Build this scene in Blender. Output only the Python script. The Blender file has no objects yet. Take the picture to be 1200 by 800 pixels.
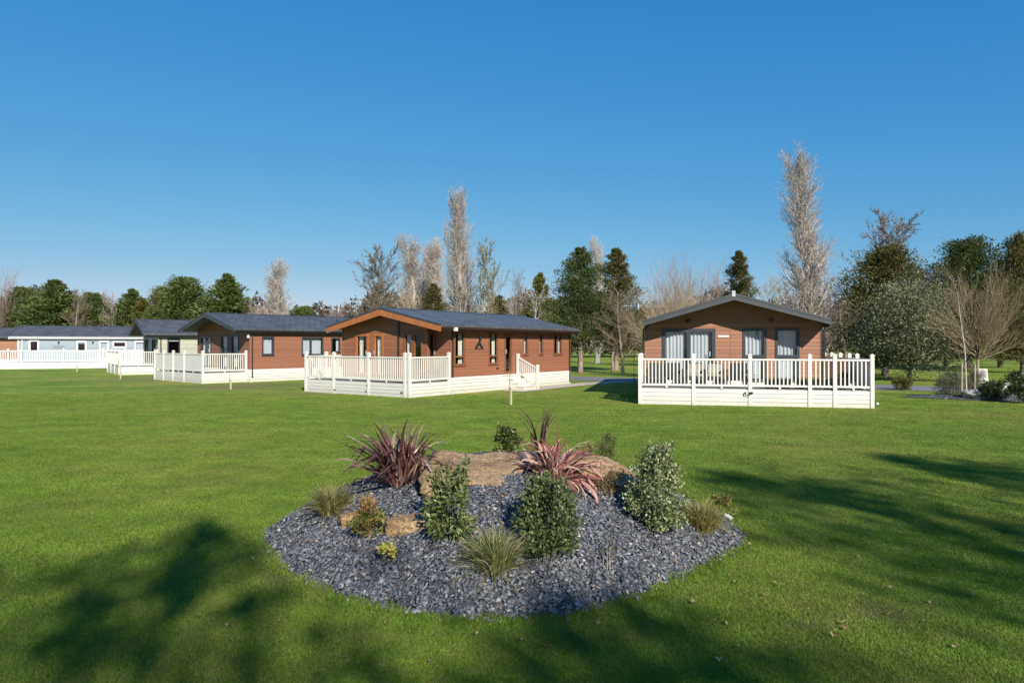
import bpy, bmesh, math, random
import numpy as np
from mathutils import Vector, Matrix, noise as mnoise
R = math.radians
scene = bpy.context.scene
COL = scene.collection

# ------------------------------------------------------------------ camera
FPX, EYE, HOR = 800.0, 2.15, 404.0          # focal length in photo pixels, eye height, horizon row
cam = bpy.data.cameras.new('camera')
cam.lens = 24.0; cam.sensor_width = 36.0; cam.clip_start = 0.05; cam.clip_end = 3000
camo = bpy.data.objects.new('camera', cam); COL.objects.link(camo)
camo.location = (0, 0, EYE); camo.rotation_euler = (R(90 + 0.286), 0, 0)
scene.camera = camo
# ------------------------------------------------------------------ sky and sun
SUN_EL, SUN_AZ = 30.0, 160.0                 # azimuth clockwise from +Y
S = Vector((math.sin(R(SUN_AZ)) * math.cos(R(SUN_EL)), math.cos(R(SUN_AZ)) * math.cos(R(SUN_EL)), math.sin(R(SUN_EL))))
w = bpy.data.worlds.new('World'); scene.world = w; w.use_nodes = True
nt = w.node_tree; bg = nt.nodes['Background']
sky = nt.nodes.new('ShaderNodeTexSky'); sky.sky_type = 'NISHITA'; sky.sun_disc = False
sky.sun_elevation = R(SUN_EL); sky.sun_rotation = R(SUN_AZ)
sky.altitude = 0; sky.air_density = 1.0; sky.dust_density = 0.0; sky.ozone_density = 3.0
sep = nt.nodes.new('ShaderNodeSeparateColor'); com = nt.nodes.new('ShaderNodeCombineColor'); nt.links.new(sky.outputs[0], sep.inputs[0])
for k, (gam, mul) in enumerate(((1.36, 0.228), (0.66, 1.03), (0.30, 2.80))):     # grade of the clear sky, channel by channel
    pw = nt.nodes.new('ShaderNodeMath'); pw.operation = 'POWER'; pw.inputs[1].default_value = gam
    ml = nt.nodes.new('ShaderNodeMath'); ml.operation = 'MULTIPLY'; ml.inputs[1].default_value = mul
    nt.links.new(sep.outputs[k], pw.inputs[0]); nt.links.new(pw.outputs[0], ml.inputs[0]); nt.links.new(ml.outputs[0], com.inputs[k])
nt.links.new(com.outputs[0], bg.inputs[0]); bg.inputs[1].default_value = 0.1
sl = bpy.data.lights.new('sun', 'SUN'); sl.energy = 5.0; sl.angle = R(0.55); sl.color = (1.0, 0.93, 0.82)
so = bpy.data.objects.new('sun', sl); COL.objects.link(so); so.location = (20, -30, 30)
so.rotation_euler = S.to_track_quat('Z', 'Y').to_euler()
scene.view_settings.view_transform = 'Standard'; scene.view_settings.look = 'None'
scene.view_settings.exposure = 0.5; scene.view_settings.gamma = 1.0

# ------------------------------------------------------------------ helpers
def new_obj(name, me, parent=None):
    o = bpy.data.objects.new(name, me); COL.objects.link(o)
    if parent is not None: o.parent = parent
    return o
def empty(name, loc=(0, 0, 0), rz=0.0):
    o = bpy.data.objects.new(name, None); COL.objects.link(o)
    o.location = loc; o.rotation_euler = (0, 0, rz); o.empty_display_size = 0.2
    return o
def tag(o, label=None, cat=None, group=None, kind=None):
    if label: o['label'] = label
    if cat: o['category'] = cat
    if group: o['group'] = group
    if kind: o['kind'] = kind
    return o
def copy_tree(o, parent=None):
    c = o.copy(); COL.objects.link(c)
    if parent is not None: c.parent = parent
    for ch in list(o.children): copy_tree(ch, c)
    return c
def gp(px, py, z=0.0):                       # a spot on level ground
    d = FPX * (EYE - z) / (py - HOR)
    return Vector(((px - 600) / FPX * d, d, z))
def atd(px, d, z=0.0): return Vector(((px - 600) / FPX * d, d, z))

class MB:
    def __init__(s): s.v = []; s.f = []
    def poly(s, pts):
        b = len(s.v); s.v += [tuple(p) for p in pts]; s.f.append(tuple(range(b, b + len(pts))))
    def hexa(s, p):                          # 8 points: bottom loop 0-3, top loop 4-7
        b = len(s.v); s.v += [tuple(q) for q in p]
        for f in ((0, 3, 2, 1), (4, 5, 6, 7), (0, 1, 5, 4), (1, 2, 6, 5), (2, 3, 7, 6), (3, 0, 4, 7)):
            s.f.append(tuple(b + i for i in f))
    def box(s, x0, x1, y0, y1, z0, z1, T=None):
        p = [(x0, y0, z0), (x1, y0, z0), (x1, y1, z0), (x0, y1, z0), (x0, y0, z1), (x1, y0, z1), (x1, y1, z1), (x0, y1, z1)]
        s.hexa([T(*q) for q in p] if T else p)
    def prism(s, pts, dv):                   # closed polygon swept along dv
        n = len(pts); b = len(s.v); dv = Vector(dv)
        s.v += [tuple(p) for p in pts] + [tuple(Vector(p) + dv) for p in pts]
        s.f.append(tuple(b + i for i in range(n))); s.f.append(tuple(b + n + i for i in reversed(range(n))))
        for i in range(n):
            j = (i + 1) % n; s.f.append((b + i, b + n + i, b + n + j, b + j))
    def tube(s, p0, p1, r0, r1=None, n=8, cap=True):
        r1 = r0 if r1 is None else r1
        p0 = Vector(p0); p1 = Vector(p1); d = (p1 - p0).normalized()
        a = d.orthogonal().normalized(); c = d.cross(a); b = len(s.v)
        for p, r in ((p0, r0), (p1, r1)):
            for i in range(n):
                t = 2 * math.pi * i / n; s.v.append(tuple(p + a * (r * math.cos(t)) + c * (r * math.sin(t))))
        for i in range(n):
            j = (i + 1) % n; s.f.append((b + i, b + j, b + n + j, b + n + i))
        if cap:
            s.f.append(tuple(b + i for i in reversed(range(n)))); s.f.append(tuple(b + n + i for i in range(n)))
    def build(s, name, mat, parent=None, smooth=False, bevel=0):
        me = bpy.data.meshes.new(name); me.from_pydata(s.v, [], s.f); me.update()
        me.materials.append(mat)
        if smooth: me.polygons.foreach_set('use_smooth', [True] * len(me.polygons))
        o = new_obj(name, me, parent)
        if bevel:
            m = o.modifiers.new('bevel', 'BEVEL'); m.width = bevel; m.segments = 2; m.limit_method = 'ANGLE'
        return o

def np_obj(name, V, F, mat, parent=None, smooth=False):
    V = np.ascontiguousarray(V, dtype=np.float32); F = np.ascontiguousarray(F, dtype=np.int32)
    n, k = F.shape; me = bpy.data.meshes.new(name)
    me.vertices.add(len(V)); me.vertices.foreach_set('co', V.ravel())
    me.loops.add(n * k); me.loops.foreach_set('vertex_index', F.ravel())
    me.polygons.add(n); me.polygons.foreach_set('loop_start', np.arange(0, n * k, k, dtype=np.int32))
    if smooth: me.polygons.foreach_set('use_smooth', np.ones(n, dtype=bool))
    me.update(calc_edges=True); me.materials.append(mat)
    return new_obj(name, me, parent)

# ------------------------------------------------------------------ materials
def newmat(name):
    m = bpy.data.materials.new(name); m.use_nodes = True
    t = m.node_tree; b = t.nodes['Principled BSDF']
    return m, t, b
def nd(t, typ, **kw):
    n = t.nodes.new(typ)
    for k, v in kw.items(): setattr(n, k, v)
    return n
def ramp(t, cols, pos=None, interp='LINEAR'):
    r = nd(t, 'ShaderNodeValToRGB'); cr = r.color_ramp; cr.interpolation = interp
    n = len(cols); pos = pos or [i / max(1, n - 1) for i in range(n)]
    while len(cr.elements) < n: cr.elements.new(0.5)
    for e, c, p in zip(cr.elements, cols, pos): e.position = p; e.color = (*c, 1)
    return r
def math_n(t, op, a, b=None):
    n = nd(t, 'ShaderNodeMath', operation=op)
    for i, x in enumerate((a, b)):
        if x is None: continue
        if isinstance(x, (int, float)): n.inputs[i].default_value = x
        else: t.links.new(x, n.inputs[i])
    return n.outputs[0]
def mixc(t, fac, a, b, blend='MIX'):
    n = nd(t, 'ShaderNodeMix', data_type='RGBA', blend_type=blend)
    for sock, x in ((n.inputs[0], fac), (n.inputs[6], a), (n.inputs[7], b)):
        if isinstance(x, (int, float)): sock.default_value = x
        elif isinstance(x, tuple): sock.default_value = (*x, 1)
        else: t.links.new(x, sock)
    return n.outputs[2]
def noise_n(t, scale, vec=None, detail=4, rough=0.6):
    n = nd(t, 'ShaderNodeTexNoise'); n.inputs['Scale'].default_value = scale
    n.inputs['Detail'].default_value = detail; n.inputs['Roughness'].default_value = rough
    if vec is not None: t.links.new(vec, n.inputs['Vector'])
    return n.outputs[0]
def objco(t): return nd(t, 'ShaderNodeTexCoord').outputs['Object']
def bump(t, b, h, strength=0.4, dist=0.02):
    n = nd(t, 'ShaderNodeBump'); n.inputs['Strength'].default_value = strength; n.inputs['Distance'].default_value = dist
    t.links.new(h, n.inputs['Height']); t.links.new(n.outputs[0], b.inputs['Normal'])

def m_plain(name, col, rough=0.5, metal=0.0, var=0.15, scale=3.0, spec=0.5):
    m, t, b = newmat(name)
    co = objco(t); nz = noise_n(t, scale, co, 5)
    dark = tuple(c * (1 - var) for c in col); lite = tuple(min(1, c * (1 + var)) for c in col)
    r = ramp(t, [dark, lite], [0.3, 0.7]); t.links.new(nz, r.inputs[0]); t.links.new(r.outputs[0], b.inputs['Base Color'])
    b.inputs['Roughness'].default_value = rough; b.inputs['Metallic'].default_value = metal
    b.inputs['Specular IOR Level'].default_value = spec
    return m
def m_clad(name, col, pitch=0.15, groove=0.55):
    m, t, b = newmat(name)
    co = objco(t); sx = nd(t, 'ShaderNodeSeparateXYZ'); t.links.new(co, sx.inputs[0])
    zz = math_n(t, 'DIVIDE', sx.outputs[2], pitch); fr = math_n(t, 'FRACT', zz); fl = math_n(t, 'FLOOR', zz)
    wn = nd(t, 'ShaderNodeTexWhiteNoise', noise_dimensions='1D'); t.links.new(fl, wn.inputs['W'])
    r = ramp(t, [tuple(c * 0.88 for c in col), tuple(c * 1.1 for c in col)]); t.links.new(wn.outputs['Value'], r.inputs[0])
    mp = nd(t, 'ShaderNodeMapping'); mp.inputs['Scale'].default_value = (1.2, 1.2, 25); t.links.new(co, mp.inputs[0])
    nz = noise_n(t, 2.0, mp.outputs[0], 6, 0.7)
    r2 = ramp(t, [(0.72, 0.72, 0.72), (1.15, 1.15, 1.15)], [0.25, 0.75]); t.links.new(nz, r2.inputs[0])
    c1 = mixc(t, 1.0, r.outputs[0], r2.outputs[0], 'MULTIPLY')
    g = ramp(t, [(groove,) * 3, (1, 1, 1), (1, 1, 1)], [0.0, 0.1, 1.0]); t.links.new(fr, g.inputs[0])
    c2 = mixc(t, 1.0, c1, g.outputs[0], 'MULTIPLY'); t.links.new(c2, b.inputs['Base Color'])
    b.inputs['Roughness'].default_value = 0.6
    h = ramp(t, [(0, 0, 0), (1, 1, 1), (0.6, 0.6, 0.6)], [0.0, 0.12, 1.0]); t.links.new(fr, h.inputs[0])
    bump(t, b, h.outputs[0], 0.7, 0.012)
    return m
def m_roof(name, col):
    m, t, b = newmat(name)
    co = objco(t); sx = nd(t, 'ShaderNodeSeparateXYZ'); t.links.new(co, sx.inputs[0])
    cb = nd(t, 'ShaderNodeCombineXYZ'); t.links.new(sx.outputs[1], cb.inputs[0]); t.links.new(sx.outputs[0], cb.inputs[1])
    bt = nd(t, 'ShaderNodeTexBrick'); t.links.new(cb.outputs[0], bt.inputs['Vector'])
    bt.inputs['Scale'].default_value = 1; bt.inputs['Brick Width'].default_value = 0.44; bt.inputs['Row Height'].default_value = 0.36
    bt.inputs['Mortar Size'].default_value = 0.018; bt.inputs['Mortar Smooth'].default_value = 0.4
    bt.inputs['Color1'].default_value = (*[c * 0.85 for c in col], 1); bt.inputs['Color2'].default_value = (*[c * 1.2 for c in col], 1)
    bt.inputs['Mortar'].default_value = (*[c * 0.35 for c in col], 1)
    nz = noise_n(t, 1.3, co, 6); r2 = ramp(t, [(0.75,) * 3, (1.2,) * 3], [0.3, 0.7]); t.links.new(nz, r2.inputs[0])
    t.links.new(mixc(t, 1.0, bt.outputs[0], r2.outputs[0], 'MULTIPLY'), b.inputs['Base Color'])
    b.inputs['Roughness'].default_value = 0.55
    bump(t, b, math_n(t, 'SUBTRACT', 1.0, bt.outputs['Fac']), 0.8, 0.02)
    return m
def m_glass():
    m = bpy.data.materials.new('window glass'); m.use_nodes = True; t = m.node_tree
    for n in list(t.nodes): t.nodes.remove(n)
    out = nd(t, 'ShaderNodeOutputMaterial'); gl = nd(t, 'ShaderNodeBsdfGlossy'); gl.inputs['Roughness'].default_value = 0.01
    tr = nd(t, 'ShaderNodeBsdfTransparent'); tr.inputs[0].default_value = (0.86, 0.9, 0.92, 1)
    g = nd(t, 'ShaderNodeNewGeometry'); dt = nd(t, 'ShaderNodeVectorMath', operation='DOT_PRODUCT')
    t.links.new(g.outputs['Normal'], dt.inputs[0]); t.links.new(g.outputs['Incoming'], dt.inputs[1])
    a = math_n(t, 'ABSOLUTE', dt.outputs['Value']); p = math_n(t, 'POWER', math_n(t, 'SUBTRACT', 1.0, a), 5.0)
    f = math_n(t, 'ADD', math_n(t, 'MULTIPLY', p, 0.93), 0.07)
    mx = nd(t, 'ShaderNodeMixShader'); t.links.new(f, mx.inputs[0]); t.links.new(tr.outputs[0], mx.inputs[1]); t.links.new(gl.outputs[0], mx.inputs[2])
    t.links.new(mx.outputs[0], out.inputs[0])
    return m
def m_leaf(name, cols, trans=0.3, rough=0.55, clump=1.5, lo=0.6, hi=1.25, spec=0.3, pos=None, tint=None):
    m, t, b = newmat(name)
    g = nd(t, 'ShaderNodeNewGeometry'); r = ramp(t, cols, pos); t.links.new(g.outputs['Random Per Island'], r.inputs[0])
    nz = noise_n(t, clump, objco(t), 3); r2 = ramp(t, [(lo,) * 3, (hi,) * 3], [0.32, 0.68]); t.links.new(nz, r2.inputs[0])
    c = mixc(t, 1.0, r.outputs[0], r2.outputs[0], 'MULTIPLY')
    if tint:
        for (tc, sc, amt) in tint:
            r3 = ramp(t, [(0,) * 3, (amt,) * 3], [0.48, 0.72]); t.links.new(noise_n(t, sc, objco(t), 5, 0.65), r3.inputs[0]); c = mixc(t, r3.outputs[0], c, tc)
    t.links.new(c, b.inputs['Base Color'])
    b.inputs['Roughness'].default_value = rough; b.inputs['Specular IOR Level'].default_value = spec
    if trans:
        tl = nd(t, 'ShaderNodeBsdfTranslucent'); t.links.new(c, tl.inputs[0])
        mx = nd(t, 'ShaderNodeMixShader'); mx.inputs[0].default_value = trans
        t.links.new(b.outputs[0], mx.inputs[1]); t.links.new(tl.outputs[0], mx.inputs[2])
        t.links.new(mx.outputs[0], t.nodes['Material Output'].inputs[0])
    return m
def m_bark(name, c0, c1, scale=8):
    m, t, b = newmat(name)
    mp = nd(t, 'ShaderNodeMapping'); mp.inputs['Scale'].default_value = (1, 1, 0.3); t.links.new(objco(t), mp.inputs[0])
    nz = noise_n(t, scale, mp.outputs[0], 6, 0.7); r = ramp(t, [c0, c1], [0.35, 0.65]); t.links.new(nz, r.inputs[0])
    t.links.new(r.outputs[0], b.inputs['Base Color']); b.inputs['Roughness'].default_value = 0.85
    bump(t, b, nz, 0.6, 0.03)
    return m

GLASS = m_glass()
def m_vinyl(name, col):
    m, t, b = newmat(name); co = objco(t); sx = nd(t, 'ShaderNodeSeparateXYZ'); t.links.new(co, sx.inputs[0])
    n1 = noise_n(t, 1.5, co, 5); r = ramp(t, [tuple(c * 0.93 for c in col), tuple(c * 1.03 for c in col)], [.3, .7]); t.links.new(n1, r.inputs[0])
    mp = nd(t, 'ShaderNodeMapping'); mp.inputs['Scale'].default_value = (6, 6, 1.2); t.links.new(co, mp.inputs[0]); n2 = noise_n(t, 3, mp.outputs[0], 6, 0.7)
    f = math_n(t, 'SUBTRACT', 0.34, math_n(t, 'MULTIPLY', sx.outputs[2], 1.1)); f = nd_clamp(t, math_n(t, 'MULTIPLY', nd_clamp(t, f), math_n(t, 'MULTIPLY', n2, 2.4)))
    c = mixc(t, f, r.outputs[0], (0.33, 0.32, 0.2))
    r2 = ramp(t, [(0,) * 3, (0.22,) * 3], [0.6, 0.78]); t.links.new(n2, r2.inputs[0]); c = mixc(t, r2.outputs[0], c, (0.4, 0.38, 0.3))
    t.links.new(c, b.inputs['Base Color']); b.inputs['Roughness'].default_value = 0.45
    return m
def nd_clamp(t, x):
    n = nd(t, 'ShaderNodeClamp'); t.links.new(x, n.inputs[0]); return n.outputs[0]
WHITE = m_vinyl('cream white vinyl', (0.66, 0.64, 0.585))
WHITE2 = m_vinyl('bright white vinyl', (0.70, 0.71, 0.71))
BLACK = m_plain('black plastic', (0.018, 0.02, 0.022), 0.4)
ANTH = m_plain('anthracite frame', (0.035, 0.042, 0.052), 0.4)
GREYT = m_plain('dark grey trim', (0.045, 0.05, 0.057), 0.5)
ORANGE = m_plain('orange timber trim', (0.36, 0.125, 0.04), 0.5, var=0.2, scale=5)
WINBR = m_plain('brown window frame', (0.2, 0.078, 0.036), 0.5, var=0.15, scale=5)
BROWNG = m_plain('brown gutter', (0.04, 0.022, 0.016), 0.4)
CURT = m_leaf('white curtain cloth', [(0.72, 0.74, 0.76), (0.78, 0.8, 0.82)], 0.35, 0.8, lo=0.95, hi=1.03)
CURTP = m_plain('patterned curtain cloth', (0.6, 0.55, 0.46), 0.8, var=0.35, scale=14)
FLOORM = m_plain('carpet', (0.12, 0.1, 0.09), 0.9)
DECKM = m_plain('deck boards', (0.3, 0.28, 0.25), 0.7, var=0.2, scale=6)
CONC = m_plain('pale concrete', (0.42, 0.38, 0.3), 0.85, var=0.12, scale=4)
STEEL = m_plain('aerial metal', (0.55, 0.56, 0.58), 0.4, 0.6)
CL_MAIN = m_clad('red brown cladding', (0.285, 0.113, 0.058))
CL_RIGHT = m_clad('tan brown cladding', (0.305, 0.14, 0.08))
CL_MID = m_clad('chestnut cladding', (0.275, 0.11, 0.06))
CL_SAGE = m_clad('sage cladding', (0.40, 0.40, 0.31), groove=0.75)
CL_BLUE = m_clad('pale blue cladding', (0.27, 0.325, 0.365), groove=0.75)
RF_MAIN = m_roof('blue grey roof tiles', (0.086, 0.09, 0.096))
RF_GREY = m_roof('charcoal roof tiles', (0.08, 0.082, 0.086))

# ------------------------------------------------------------------ ground
MC = Vector((-0.1, 8.1))
def outline():
    pts = [gp(*p) for p in ((312, 620), (318, 642), (333, 660), (362, 679), (400, 696), (440, 709), (500, 719), (590, 725), (660, 719), (720, 704), (770, 686), (820, 662), (855, 645), (873, 628))]
    th = [math.atan2(p.y - MC.y, p.x - MC.x) for p in pts]; rr = [(p.xy - MC).length for p in pts]
    for a in range(10, 176, 15):
        a = R(a); th.append(a); rr.append(1 / math.sqrt((math.cos(a) / 2.66) ** 2 + (math.sin(a) / 2.75) ** 2))
    o = np.argsort(th); return np.array(th)[o], np.array(rr)[o]
OTH, ORR = outline()
def mound_R(th):
    return np.interp(th, OTH, ORR, period=2 * math.pi)
def mound_rho(x, y):
    dx = np.asarray(x) - MC.x; dy = np.asarray(y) - MC.y
    th = np.arctan2(dy, dx); rad = np.hypot(dx, dy)
    return rad / (mound_R(th) + 0.035 * np.sin(th * 17) + 0.03 * np.sin(th * 41 + 1) + 0.02 * np.sin(th * 97 + 2))
def mound_h(x, y):
    rho = np.clip(mound_rho(x, y), 0, 1.2)
    h = 0.80 * (1 - rho ** 2.2) + 0.03 * np.sin(np.asarray(x) * 3.1 + 1) * np.cos(np.asarray(y) * 2.7) * (1 - rho)
    return np.maximum(h, -0.1)
def on_mound(px, py):                        # where that line of sight meets the mound
    for d in np.arange(4.5, 12, 0.01):
        x = (px - 600) / FPX * d; z = EYE - (py - HOR) / FPX * d
        hh = float(mound_h(x, d))
        if z <= max(hh, 0.0): return Vector((x, d, max(hh, 0)))
    return gp(px, py)

def m_lawn():
    m, t, b = newmat('mown lawn')
    co = objco(t)
    n1 = noise_n(t, 0.22, co, 5, 0.6); n2 = noise_n(t, 2.2, co, 4, 0.6)
    n3 = noise_n(t, 38, co, 3, 0.7)
    mp = nd(t, 'ShaderNodeMapping'); mp.inputs['Scale'].default_value = (0.35, 1.6, 1); mp.inputs['Rotation'].default_value = (0, 0, 0.25); t.links.new(co, mp.inputs[0])
    n4 = noise_n(t, 0.8, mp.outputs[0], 3)
    r1 = ramp(t, [(0.132, 0.225, 0.021), (0.213, 0.285, 0.037), (0.30, 0.288, 0.063)], [0.32, 0.5, 0.66]); t.links.new(n1, r1.inputs[0])
    r2 = ramp(t, [(0.66,) * 3, (1.28,) * 3], [0.3, 0.7]); t.links.new(n2, r2.inputs[0])
    r3 = ramp(t, [(0.45,) * 3, (1.5,) * 3], [0.28, 0.72]); t.links.new(n3, r3.inputs[0])
    r4 = ramp(t, [(0.85,) * 3, (1.15,) * 3], [0.35, 0.65]); t.links.new(n4, r4.inputs[0])
    c = mixc(t, 1, r1.outputs[0], r2.outputs[0], 'MULTIPLY'); c = mixc(t, 1, c, r3.outputs[0], 'MULTIPLY'); c = mixc(t, 1, c, r4.outputs[0], 'MULTIPLY')
    # worn brownish patches in front of the lodges
    for (x, y, rad) in ((-14, 35.5, 4.5), (-22, 43, 5.0), (-3.6, 25.8, 1.4), (-9, 30, 2.0), (2.95, 5.45, 0.5), (2.3, 5.25, 0.3), (-2.1, 6.3, 0.4)):
        dv = nd(t, 'ShaderNodeVectorMath', operation='DISTANCE'); t.links.new(co, dv.inputs[0]); dv.inputs[1].default_value = (x, y, 0)
        f = math_n(t, 'SUBTRACT', 1.0, math_n(t, 'DIVIDE', dv.outputs['Value'], rad))
        f = math_n(t, 'MULTIPLY', f, n2); f = nd_clamp(t, math_n(t, 'MULTIPLY', f, 1.6))
        c = mixc(t, f, c, (0.2, 0.165, 0.07))
    t.links.new(c, b.inputs['Base Color']); b.inputs['Roughness'].default_value = 0.9; b.inputs['Specular IOR Level'].default_value = 0.15
    nb = noise_n(t, 22, co, 5, 0.8); bump(t, b, nb, 1.0, 0.06)
    return m
g = MB(); g.poly([(-900, -300, 0), (900, -300, 0), (900, 1500, 0), (-900, 1500, 0)])
ground = g.build('ground', m_lawn()); tag(ground, kind='structure')

def ribbon(name, pts, width, z, mat, kind='structure'):
    mb = MB(); L = []; Rr = []
    for i, p in enumerate(pts):
        a = Vector(pts[max(0, i - 1)]); b = Vector(pts[min(len(pts) - 1, i + 1)]); d = (b - a).normalized(); n = Vector((-d.y, d.x))
        L.append(Vector(p) + n * width / 2); Rr.append(Vector(p) - n * width / 2)
    for i in range(len(pts) - 1):
        mb.poly([(*L[i], z), (*Rr[i], z), (*Rr[i + 1], z), (*L[i + 1], z)])
    o = mb.build(name, mat); tag(o, kind=kind); return o
ASPH = m_plain('worn asphalt', (0.17, 0.17, 0.175), 0.9, var=0.18, scale=2.5)
def smooth_path(ctrl, n=8):
    out = []
    P = [Vector(c) for c in ctrl]
    for i in range(len(P) - 1):
        p0 = P[max(0, i - 1)]; p1 = P[i]; p2 = P[i + 1]; p3 = P[min(len(P) - 1, i + 2)]
        for k in range(n):
            u = k / n
            out.append(0.5 * ((2 * p1) + (p2 - p0) * u + (2 * p0 - 5 * p1 + 4 * p2 - p3) * u * u + (3 * p1 - p0 - 3 * p2 + p3) * u ** 3))
    out.append(P[-1]); return out
ROADP = smooth_path([(-70, 78), (-30, 62), (-10, 51), (-2, 47.2), (4, 43.8), (9, 41.5), (13.8, 39.0), (18, 35.3), (23, 32.5), (32, 29.5), (60, 25)])
ribbon('road', ROADP, 4.4, 0.012, ASPH)
ribbon('road_edge', ROADP, 4.9, 0.006, m_plain('road edge earth', (0.2, 0.17, 0.1), 0.95, var=0.3, scale=3))

# ------------------------------------------------------------------ lodges
def Tfront(y0): return lambda s, n, z: (s, y0 - n, z)
def Tside(x0): return lambda s, n, z: (x0 + n, s, z)
def cells(mb, T, s0, s1, z0, z1, holes):
    ss = sorted({s0, s1, *[h[0] for h in holes], *[h[1] for h in holes]}); zs = sorted({z0, z1, *[h[2] for h in holes], *[h[3] for h in holes]})
    ss = [s for s in ss if s0 <= s <= s1]; zs = [z for z in zs if z0 <= z <= z1]
    for a, b in zip(ss, ss[1:]):
        for c, d in zip(zs, zs[1:]):
            ms, mz = (a + b) / 2, (c + d) / 2
            if any(h[0] < ms < h[1] and h[2] < mz < h[3] for h in holes): continue
            mb.poly([T(a, 0, c), T(b, 0, c), T(b, 0, d), T(a, 0, d)])
def opening(root, T, o):
    """o: s0 s1 z0 z1 + frame material, mullions, transoms, curtains, name"""
    s0, s1, z0, z1 = o['r']; fw = o.get('fw', 0.07); fm = o['mat']; nm = o.get('name', 'window')
    m = MB(); a, b = -0.06, o.get('proud', 0.03)
    m.box(s0 - 0.01, s1 + 0.01, a, b, z0 - 0.01, z0 + fw, T); m.box(s0 - 0.01, s1 + 0.01, a, b, z1 - fw, z1 + 0.01, T)
    m.box(s0 - 0.01, s0 + fw, a, b - 0.002, z0 + fw, z1 - fw, T); m.box(s1 - fw, s1 + 0.01, a, b - 0.002, z0 + fw, z1 - fw, T)
    for f in o.get('mull', ()):
        c = s0 + (s1 - s0) * f; m.box(c - fw * 0.6, c + fw * 0.6, a, b - 0.004, z0 + fw, z1 - fw, T)
    for f in o.get('trans', ()):
        c = z0 + (z1 - z0) * f; m.box(s0 + fw, s1 - fw, a, b - 0.008, c - fw * 0.6, c + fw * 0.6, T)
    fr = m.build(nm, fm, root)
    if nm == 'window':
        sill = MB(); sill.box(s0 - 0.03, s1 + 0.03, 0.002, 0.06, z0 - 0.05, z0 - 0.011, T); sill.build('sill', fm, fr)
    p = MB(); p.poly([T(s0 + fw, -0.03, z0 + fw), T(s1 - fw, -0.03, z0 + fw), T(s1 - fw, -0.03, z1 - fw), T(s0 + fw, -0.03, z1 - fw)])
    p.build('pane', GLASS, fr)
    for (c0, c1) in o.get('curt', ()):
        cm = MB(); sa = s0 + (s1 - s0) * c0; sb = s0 + (s1 - s0) * c1; n = max(10, int((sb - sa) / 0.02))
        ph = random.random() * 6
        pts = [(sa + (sb - sa) * i / n, -0.16 + 0.028 * math.sin(ph + i * 0.9) + 0.012 * math.sin(i * 0.37 + ph * 2)) for i in range(n + 1)]
        for (x0, n0), (x1, n1) in zip(pts, pts[1:]):
            cm.poly([T(x0, n0, z0 - 0.02), T(x1, n1, z0 - 0.02), T(x1, n1, z1 + 0.05), T(x0, n0, z1 + 0.05)])
        cm.build('curtain', o.get('cm', CURT), fr)
    for (b0, b1, bz) in o.get('blind', ()):
        bm_ = MB(); bm_.box(s0 + (s1 - s0) * b0, s0 + (s1 - s0) * b1, -0.12, -0.1, z1 - (z1 - z0) * bz, z1 + 0.05, T); bm_.build('blind', CURT, fr)
    if nm == 'door':
        h = MB(); hc = s0 + (s1 - s0) * o.get('hs', 0.85); h.box(hc - 0.02, hc + 0.02, b, b + 0.05, z0 + 0.95, z0 + 1.15, T); h.build('handle', STEEL, fr)
    return fr

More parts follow.
